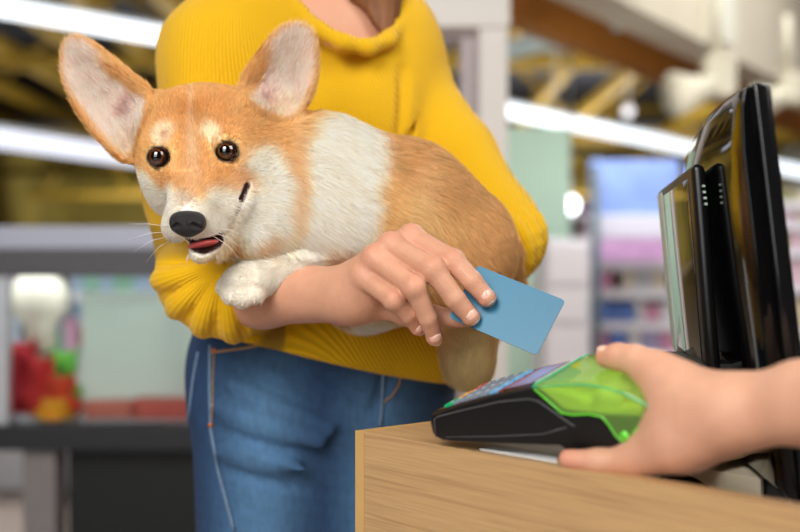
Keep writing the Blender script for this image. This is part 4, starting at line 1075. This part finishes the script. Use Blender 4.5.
# head: tan cap with lighter spots, white blaze, muzzle and cheeks
hm = (1-sstep(286, 300, Q[:, 0]+(Q[:, 1]-120)*.0))*(1-sstep(196, 214, Q[:, 1]-(Q[:, 0]-230)*.35))
c += (lin((244, 202, 138))-c)*hm[:, None]
nb_(258, 205, 38, 40, WH, -10, .25, 1, 4)
nb_(291, 178, 9, 60, (242, 208, 162), 6, .7, .75, 3); nb_(262, 243, 14, 7, (240, 198, 146), -30, .7, .6, 2)
nb_(196, 110, 45, 26, (238, 188, 122), 0, .6, .6, 4)
nb_(163, 134, 12, 9, (255, 240, 214), -30, .5, .95, 1); nb_(210, 133, 10, 9, (255, 240, 214), 20, .5, .95, 1); nb_(165, 137, 4, 4, (206, 160, 120), 0, .7, .7, 1)
nb_(190, 105, 2.2, 20, (252, 226, 190), 4, .9, .7, .5); nb_(192, 160, 7, 34, (252, 226, 190), 0, .8, .8, 1)
nb_(195, 178, 24, 16, (244, 204, 154), 0, .7, .6, 2)
nb_(250, 190, 30, 24, WH, -20, .3, 1, 3); nb_(263, 172, 20, 26, WH, 0, .4, .95, 3)
nb_(148, 195, 13, 26, WH, -24, .3, 1, 2); nb_(190, 232, 40, 32, WH, 0, .25, 1, 2); nb_(222, 205, 24, 20, WH, -40, .35, 1, 2)
nb_(168, 205, 12, 24, WH, -12, .4, 1, 2); nb_(183, 199, 9, 8, (214, 200, 186), 0, .7, .7, 1)
nb_(228, 178, 24, 13, (240, 192, 124), 12, .6, .8, 2); nb_(166, 178, 8, 10, (238, 188, 122), 0, .6, .8, 1)
# ears: pinkish hollow with shade painted deep inside, tan rims
earw = np.zeros(len(v))
for (poly, d0, slope, cx, cz, dep), deep, base in zip(EARS, ((129, 108), (268, 103)), ((135, 160), (285, 122))):
    s2 = poly_sd(v[:, 0], v[:, 2], poly); near_ = (s2 < .002) & (v[:, 1] < d0+.06)
    y0 = d0+slope*(v[:, 0]-cx)+dep*np.clip(-s2/.02, 0, 1)+.001
    fr = (v[:, 1] < y0+.000) & near_; a = sstep(.001, .006, -s2)*fr; earw = np.maximum(earw, near_*1.)
    c += (lin((255, 236, 226))-c)*a[:, None]
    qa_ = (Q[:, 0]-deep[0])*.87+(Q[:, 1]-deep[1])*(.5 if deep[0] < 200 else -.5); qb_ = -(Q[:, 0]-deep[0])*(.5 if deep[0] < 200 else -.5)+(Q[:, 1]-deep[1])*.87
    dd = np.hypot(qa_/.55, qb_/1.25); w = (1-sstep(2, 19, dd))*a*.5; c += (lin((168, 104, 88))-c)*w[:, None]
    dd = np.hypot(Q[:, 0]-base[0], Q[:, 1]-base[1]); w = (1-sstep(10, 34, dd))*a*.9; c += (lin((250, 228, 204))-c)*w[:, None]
nb_(247, 88, 9, 36, (244, 202, 138), 28, .35, .95, 3); nb_(134, 84, 8, 36, (244, 202, 138), -52, .35, .95, 3)
c *= (1+(noise3(v*[.6, 1, 1], 260, 21)[:, None]-.5)*.16)
np_c = c.copy()
# dark eye rims and lips
for (x, y) in EY:
    d_ = np.hypot((Q[:, 0]-x)/13.2, (Q[:, 1]-y)/12.4); w = (1-sstep(.86, 1.08, d_))*(v[:, 1] < 1.05); c += (lin((60, 38, 28))-c)*w[:, None]
for i in (0, 1, 3, 4):
    d_ = seg_d(v, mp_[i], mp_[i+1]); w = 1-sstep(mw[i]+.0006, mw[i]+.0026, d_); c += (lin((58, 34, 30))-c)*w[:, None]
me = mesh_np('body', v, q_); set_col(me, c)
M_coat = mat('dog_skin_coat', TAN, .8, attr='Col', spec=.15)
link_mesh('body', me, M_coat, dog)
# eyes
M_eye = bpy.data.materials.new('eye_brown'); M_eye.use_nodes = True
def eye(x, y, d, look):
    ctr = P(x, y, d+.0070); o_ = bmesh.new(); bmesh.ops.create_uvsphere(o_, u_segments=48, v_segments=32, radius=.0103)
    me = bpy.data.meshes.new('eye'); o_.to_mesh(me); o_.free()
    vv = np.array([p.co[:] for p in me.vertices]); L_ = np.array(look, float); L_ /= np.linalg.norm(L_)
    ang = np.degrees(np.arccos(np.clip((vv/.0103)@L_, -1, 1)))
    cc = np.tile(lin((40, 26, 22)), (len(vv), 1)); iris = ang < 48; cc[iris] = lin((92, 46, 20)); cc[ang < 29] = lin((8, 6, 6)); cc[(ang > 40) & (ang < 50)] = lin((28, 16, 12))
    set_col(me, cc); ob = link_mesh('eye', me, mat('eye_surface', (60, 30, 20), .04, attr='Col', coat=1.0, spec=.7), dog); ob.matrix_world = Matrix.Translation(Vector(ctr)); return ob
eye(EY[0][0], EY[0][1], eyed[0], (-.02, -1, .0)); eye(EY[1][0], EY[1][1], eyed[1], (-.06, -1, .0))
# nose
nd = fd.surf(187, 222, .85)
fn = Field(P(187, 222, nd)-[.03, .02, .03], P(187, 222, nd)+[.03, .03, .03], .0007)
nc = P(187.5, 223, nd+.002)
fn.ell(nc+[0, 0, .002], (.0140, .0100, .0095), .003); fn.ell(nc+[-.0075, 0, -.0005], (.0075, .0085, .0085), .004); fn.ell(nc+[.0080, 0, -.0005], (.0078, .0085, .0085), .004)
fn.ell(nc+[0, .001, -.006], (.0085, .007, .0065), .004)
for s in (-1, 1): fn.chain([nc+[s*.0070, -.0092, -.0025], nc+[s*.0115, -.0060, -.0045]], [.0027, .0015], .0012, None, 'sub')
fn.cap(nc+[0, -.0098, .001], nc+[0, -.0078, -.014], .0007, .0006, .001, 'sub')
v2_, q2_ = fn.nets(); link_mesh('nose', mesh_np('nose', v2_, q2_), mat('nose_black', (26, 24, 26), .28, bump=.7, bscale=1400, spec=.6), dog)
# tongue and inside of the mouth
bm = bmesh.new(); bmesh.ops.create_uvsphere(bm, u_segments=20, v_segments=12, radius=1, matrix=Matrix.Translation(P(203, 244, .974))@Matrix.Rotation(-.2, 4, 'Y')@Matrix.Diagonal((.0140, .014, .0036, 1))); from_bm('tongue', bm, mat('tongue_pink', (206, 92, 92), .3, sss=.1), dog, True)
# claws
for x, y, d in ((224, 292, 1.020), (231, 300, 1.009), (243, 303, 1.005), (255, 300, 1.009)):
    tube('claw', [P(x, y, d), P(x-.6, y+3.5, d-.003)], [.0016, .0005], mat('claw', (206, 186, 168), .4), dog, 6)
# ---------------- fur: short strands laid along the coat
tri = np.concatenate([q_[:, [0, 1, 2]], q_[:, [0, 2, 3]]])
A_ = v[tri[:, 0]]; B_ = v[tri[:, 1]]; C_ = v[tri[:, 2]]
nrm = np.cross(B_-A_, C_-A_); ar = np.linalg.norm(nrm, axis=1)/2; nrm = nrm/(2*ar[:, None]+1e-15)
cen = (A_+B_+C_)/3; fcg = (nrm*(-cen+[0, 0, CZ])).sum(1)/np.linalg.norm(cen-[0, 0, CZ], axis=1)
dens = np.where(fcg > -.25, 1.0, .12)
qc = px_of(cen); isear = earw[tri[:, 0]] > 0
fdens = dens*np.where(qc[:, 0] < 300, 1.5, 1.0)
NF = 230000
pr = ar*fdens; pr /= pr.sum(); ti = RNG.choice(len(tri), NF, p=pr)
r1 = np.sqrt(RNG.random(NF)); r2 = RNG.random(NF)
pt = (1-r1)[:, None]*A_[ti]+(r1*(1-r2))[:, None]*B_[ti]+(r1*r2)[:, None]*C_[ti]; nn = nrm[ti]
# smooth normals from the vertices
vn = np.zeros_like(v); np.add.at(vn, tri.ravel(), np.repeat(nrm*ar[:, None], 3, 0)); vn /= np.linalg.norm(vn, axis=1)[:, None]+1e-12
nn = vn[tri[ti, 0]]; colr = np_c[tri[ti, RNG.integers(0, 3, NF)]]; er = isear[ti]
qp = px_of(pt)
nose_p = P(188, 205, .94)
hw = (1-sstep(262, 305, qp[:, 0]))*(1-sstep(228, 262, qp[:, 1]))
fh_ = pt-nose_p; fh_ /= np.linalg.norm(fh_, axis=1)[:, None]
fb_ = np.tile(np.array([.82, .1, -.50]), (NF, 1)); fb_[:, 2] -= .5*sstep(200, 300, qp[:, 1])
flow = fb_*(1-hw[:, None])+fh_*hw[:, None]
leg = (qp[:, 0] < 345) & (qp[:, 1] > 252) & (pt[:, 1] < 1.10); flow[leg] = np.array([-.95, -.2, -.25])
hl = (qp[:, 1] > 300) & (qp[:, 0] > 430); flow[hl] = np.array([.05, -.1, -1])
flow[er] = np.stack([np.where(qp[er][:, 0] < 200, -.55, .25), np.zeros(er.sum()), np.full(er.sum(), .8)], 1)
flow += (RNG.random((NF, 3))-.5)*.35 + (np.stack([noise3(pt, 38, 31), noise3(pt, 38, 32), noise3(pt, 38, 33)], 1)-.5)*.9
tan_ = flow-(flow*nn).sum(1)[:, None]*nn; tan_ /= np.linalg.norm(tan_, axis=1)[:, None]+1e-9
ln_ = .0125+.006*RNG.random(NF)
ln_ = ln_*(1-hw)+hw*(.0048+.003*RNG.random(NF)); 
cheek = np.exp(-(((qp[:, 0]-275)/28)**2+((qp[:, 1]-215)/45)**2)); ln_ += .009*cheek
muz = np.exp(-(((qp[:, 0]-188)/30)**2+((qp[:, 1]-222)/34)**2)); ln_ *= 1-.45*muz
ln_[leg] = .0055+.003*RNG.random(leg.sum()); ln_[er] = .0055+.0075*RNG.random(er.sum())
paw = leg & (qp[:, 0] < 262); ln_[paw] *= .55
lift = np.where(er, .35, .32)+.16*RNG.random(NF)
keep = np.ones(NF, bool)
for (x, y) in EY: keep &= np.hypot((qp[:, 0]-x)/12.4, (qp[:, 1]-y)/11.6) > 1
keep &= ~((np.hypot((qp[:, 0]-188)/17, (qp[:, 1]-223)/14) < 1) & (pt[:, 1] < nd+.02))
for i in (0, 1, 3, 4): keep &= seg_d(pt, mp_[i], mp_[i+1]) > mw[i]+(.0028 if i >= 3 else .0026)
for (x, y) in EY:
    w = np.exp(-(np.hypot(qp[:, 0]-x, qp[:, 1]-y)/20)**2); ln_ *= 1-.82*w
pt, nn, tan_, ln_, lift, colr, qp = [a[keep] for a in (pt, nn, tan_, ln_, lift, colr, qp)]; n = len(pt)
dir0 = tan_+nn*(lift*1.5)[:, None]; dir0 /= np.linalg.norm(dir0, axis=1)[:, None]
dir1 = tan_+nn*(lift*.35)[:, None]+[0, 0, -.12]; dir1 /= np.linalg.norm(dir1, axis=1)[:, None]
p0 = pt-nn*.0006; p1 = p0+dir0*(ln_*.5)[:, None]; p2 = p1+dir1*(ln_*.5)[:, None]
sd = np.cross(dir0, nn+(RNG.random((n, 3))-.5)*1.3); sd /= np.linalg.norm(sd, axis=1)[:, None]+1e-9
wd = (.00024+.00012*RNG.random(n))[:, None]
fv = np.stack([p0-sd*wd, p0+sd*wd, p1-sd*wd*.8, p1+sd*wd*.8, p2], 1).reshape(-1, 3)
ok_ = np.ones(n, bool)
for pp_ in (p1, p2):
    qq_ = px_of(pp_)
    for (x, y) in EY: ok_ &= np.hypot((qq_[:, 0]-x)/11.2, (qq_[:, 1]-y)/10.4) > 1
    for i in (0, 1, 3, 4):
        a2_, b2_ = px_of(np.stack([mp_[i], mp_[i+1]])); bb = b2_-a2_; t_ = np.clip((qq_-a2_)@bb/(bb@bb), 0, 1)
        ok_ &= (np.hypot(*(qq_-a2_-t_[:, None]*bb).T) > mw[i]*1100*.85) | (pp_[:, 1] > 1.06)
    ok_ &= ~((np.hypot((qq_[:, 0]-188)/16, (qq_[:, 1]-222)/13) < 1) & (pp_[:, 1] < nd+.03))
p0, p1, p2, sd, wd, colr = [a[ok_] for a in (p0, p1, p2, sd, wd, colr)]; n = len(p0)
fv = np.stack([p0-sd*wd, p0+sd*wd, p1-sd*wd*.8, p1+sd*wd*.8, p2], 1).reshape(-1, 3)
b5 = np.arange(n)[:, None]*5
ft = np.stack([b5+[0, 1, 3], b5+[0, 3, 2], b5+[2, 3, 4]], 1).reshape(-1, 3)
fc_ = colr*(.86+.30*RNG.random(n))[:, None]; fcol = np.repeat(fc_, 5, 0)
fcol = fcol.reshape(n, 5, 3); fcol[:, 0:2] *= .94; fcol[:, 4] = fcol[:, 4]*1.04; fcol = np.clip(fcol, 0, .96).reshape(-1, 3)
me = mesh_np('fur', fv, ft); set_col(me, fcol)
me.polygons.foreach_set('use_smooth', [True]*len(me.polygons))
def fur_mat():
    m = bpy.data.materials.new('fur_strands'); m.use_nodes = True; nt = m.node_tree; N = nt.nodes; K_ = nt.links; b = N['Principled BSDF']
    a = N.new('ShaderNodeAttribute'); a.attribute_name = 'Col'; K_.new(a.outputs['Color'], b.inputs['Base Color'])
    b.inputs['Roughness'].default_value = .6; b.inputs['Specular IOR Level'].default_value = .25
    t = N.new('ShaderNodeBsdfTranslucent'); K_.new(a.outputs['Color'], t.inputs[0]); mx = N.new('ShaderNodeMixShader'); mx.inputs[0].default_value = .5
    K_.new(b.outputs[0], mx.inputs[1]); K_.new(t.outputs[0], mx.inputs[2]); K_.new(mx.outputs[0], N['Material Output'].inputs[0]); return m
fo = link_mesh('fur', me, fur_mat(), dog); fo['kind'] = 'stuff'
# whiskers
bm = bmesh.new(); M_wh = mat('whisker', (240, 236, 228), .4)
for (x, y, dx, dy) in ((170, 232, -42, 8), (171, 236, -38, 16), (169, 227, -40, -3), (172, 240, -26, 22), (212, 232, 34, 20), (213, 236, 30, 28), (211, 228, 38, 10)):
    d = fd.surf(x, y, .85) or .98
    bm_tube(bm, [P(x, y, d), P(x+dx*.5, y+dy*.4-2, d-.012), P(x+dx, y+dy, d-.004)], [.00028, .0002, .00008], 5)
o = from_bm('whiskers', bm, M_wh, dog, True); o['kind'] = 'stuff'
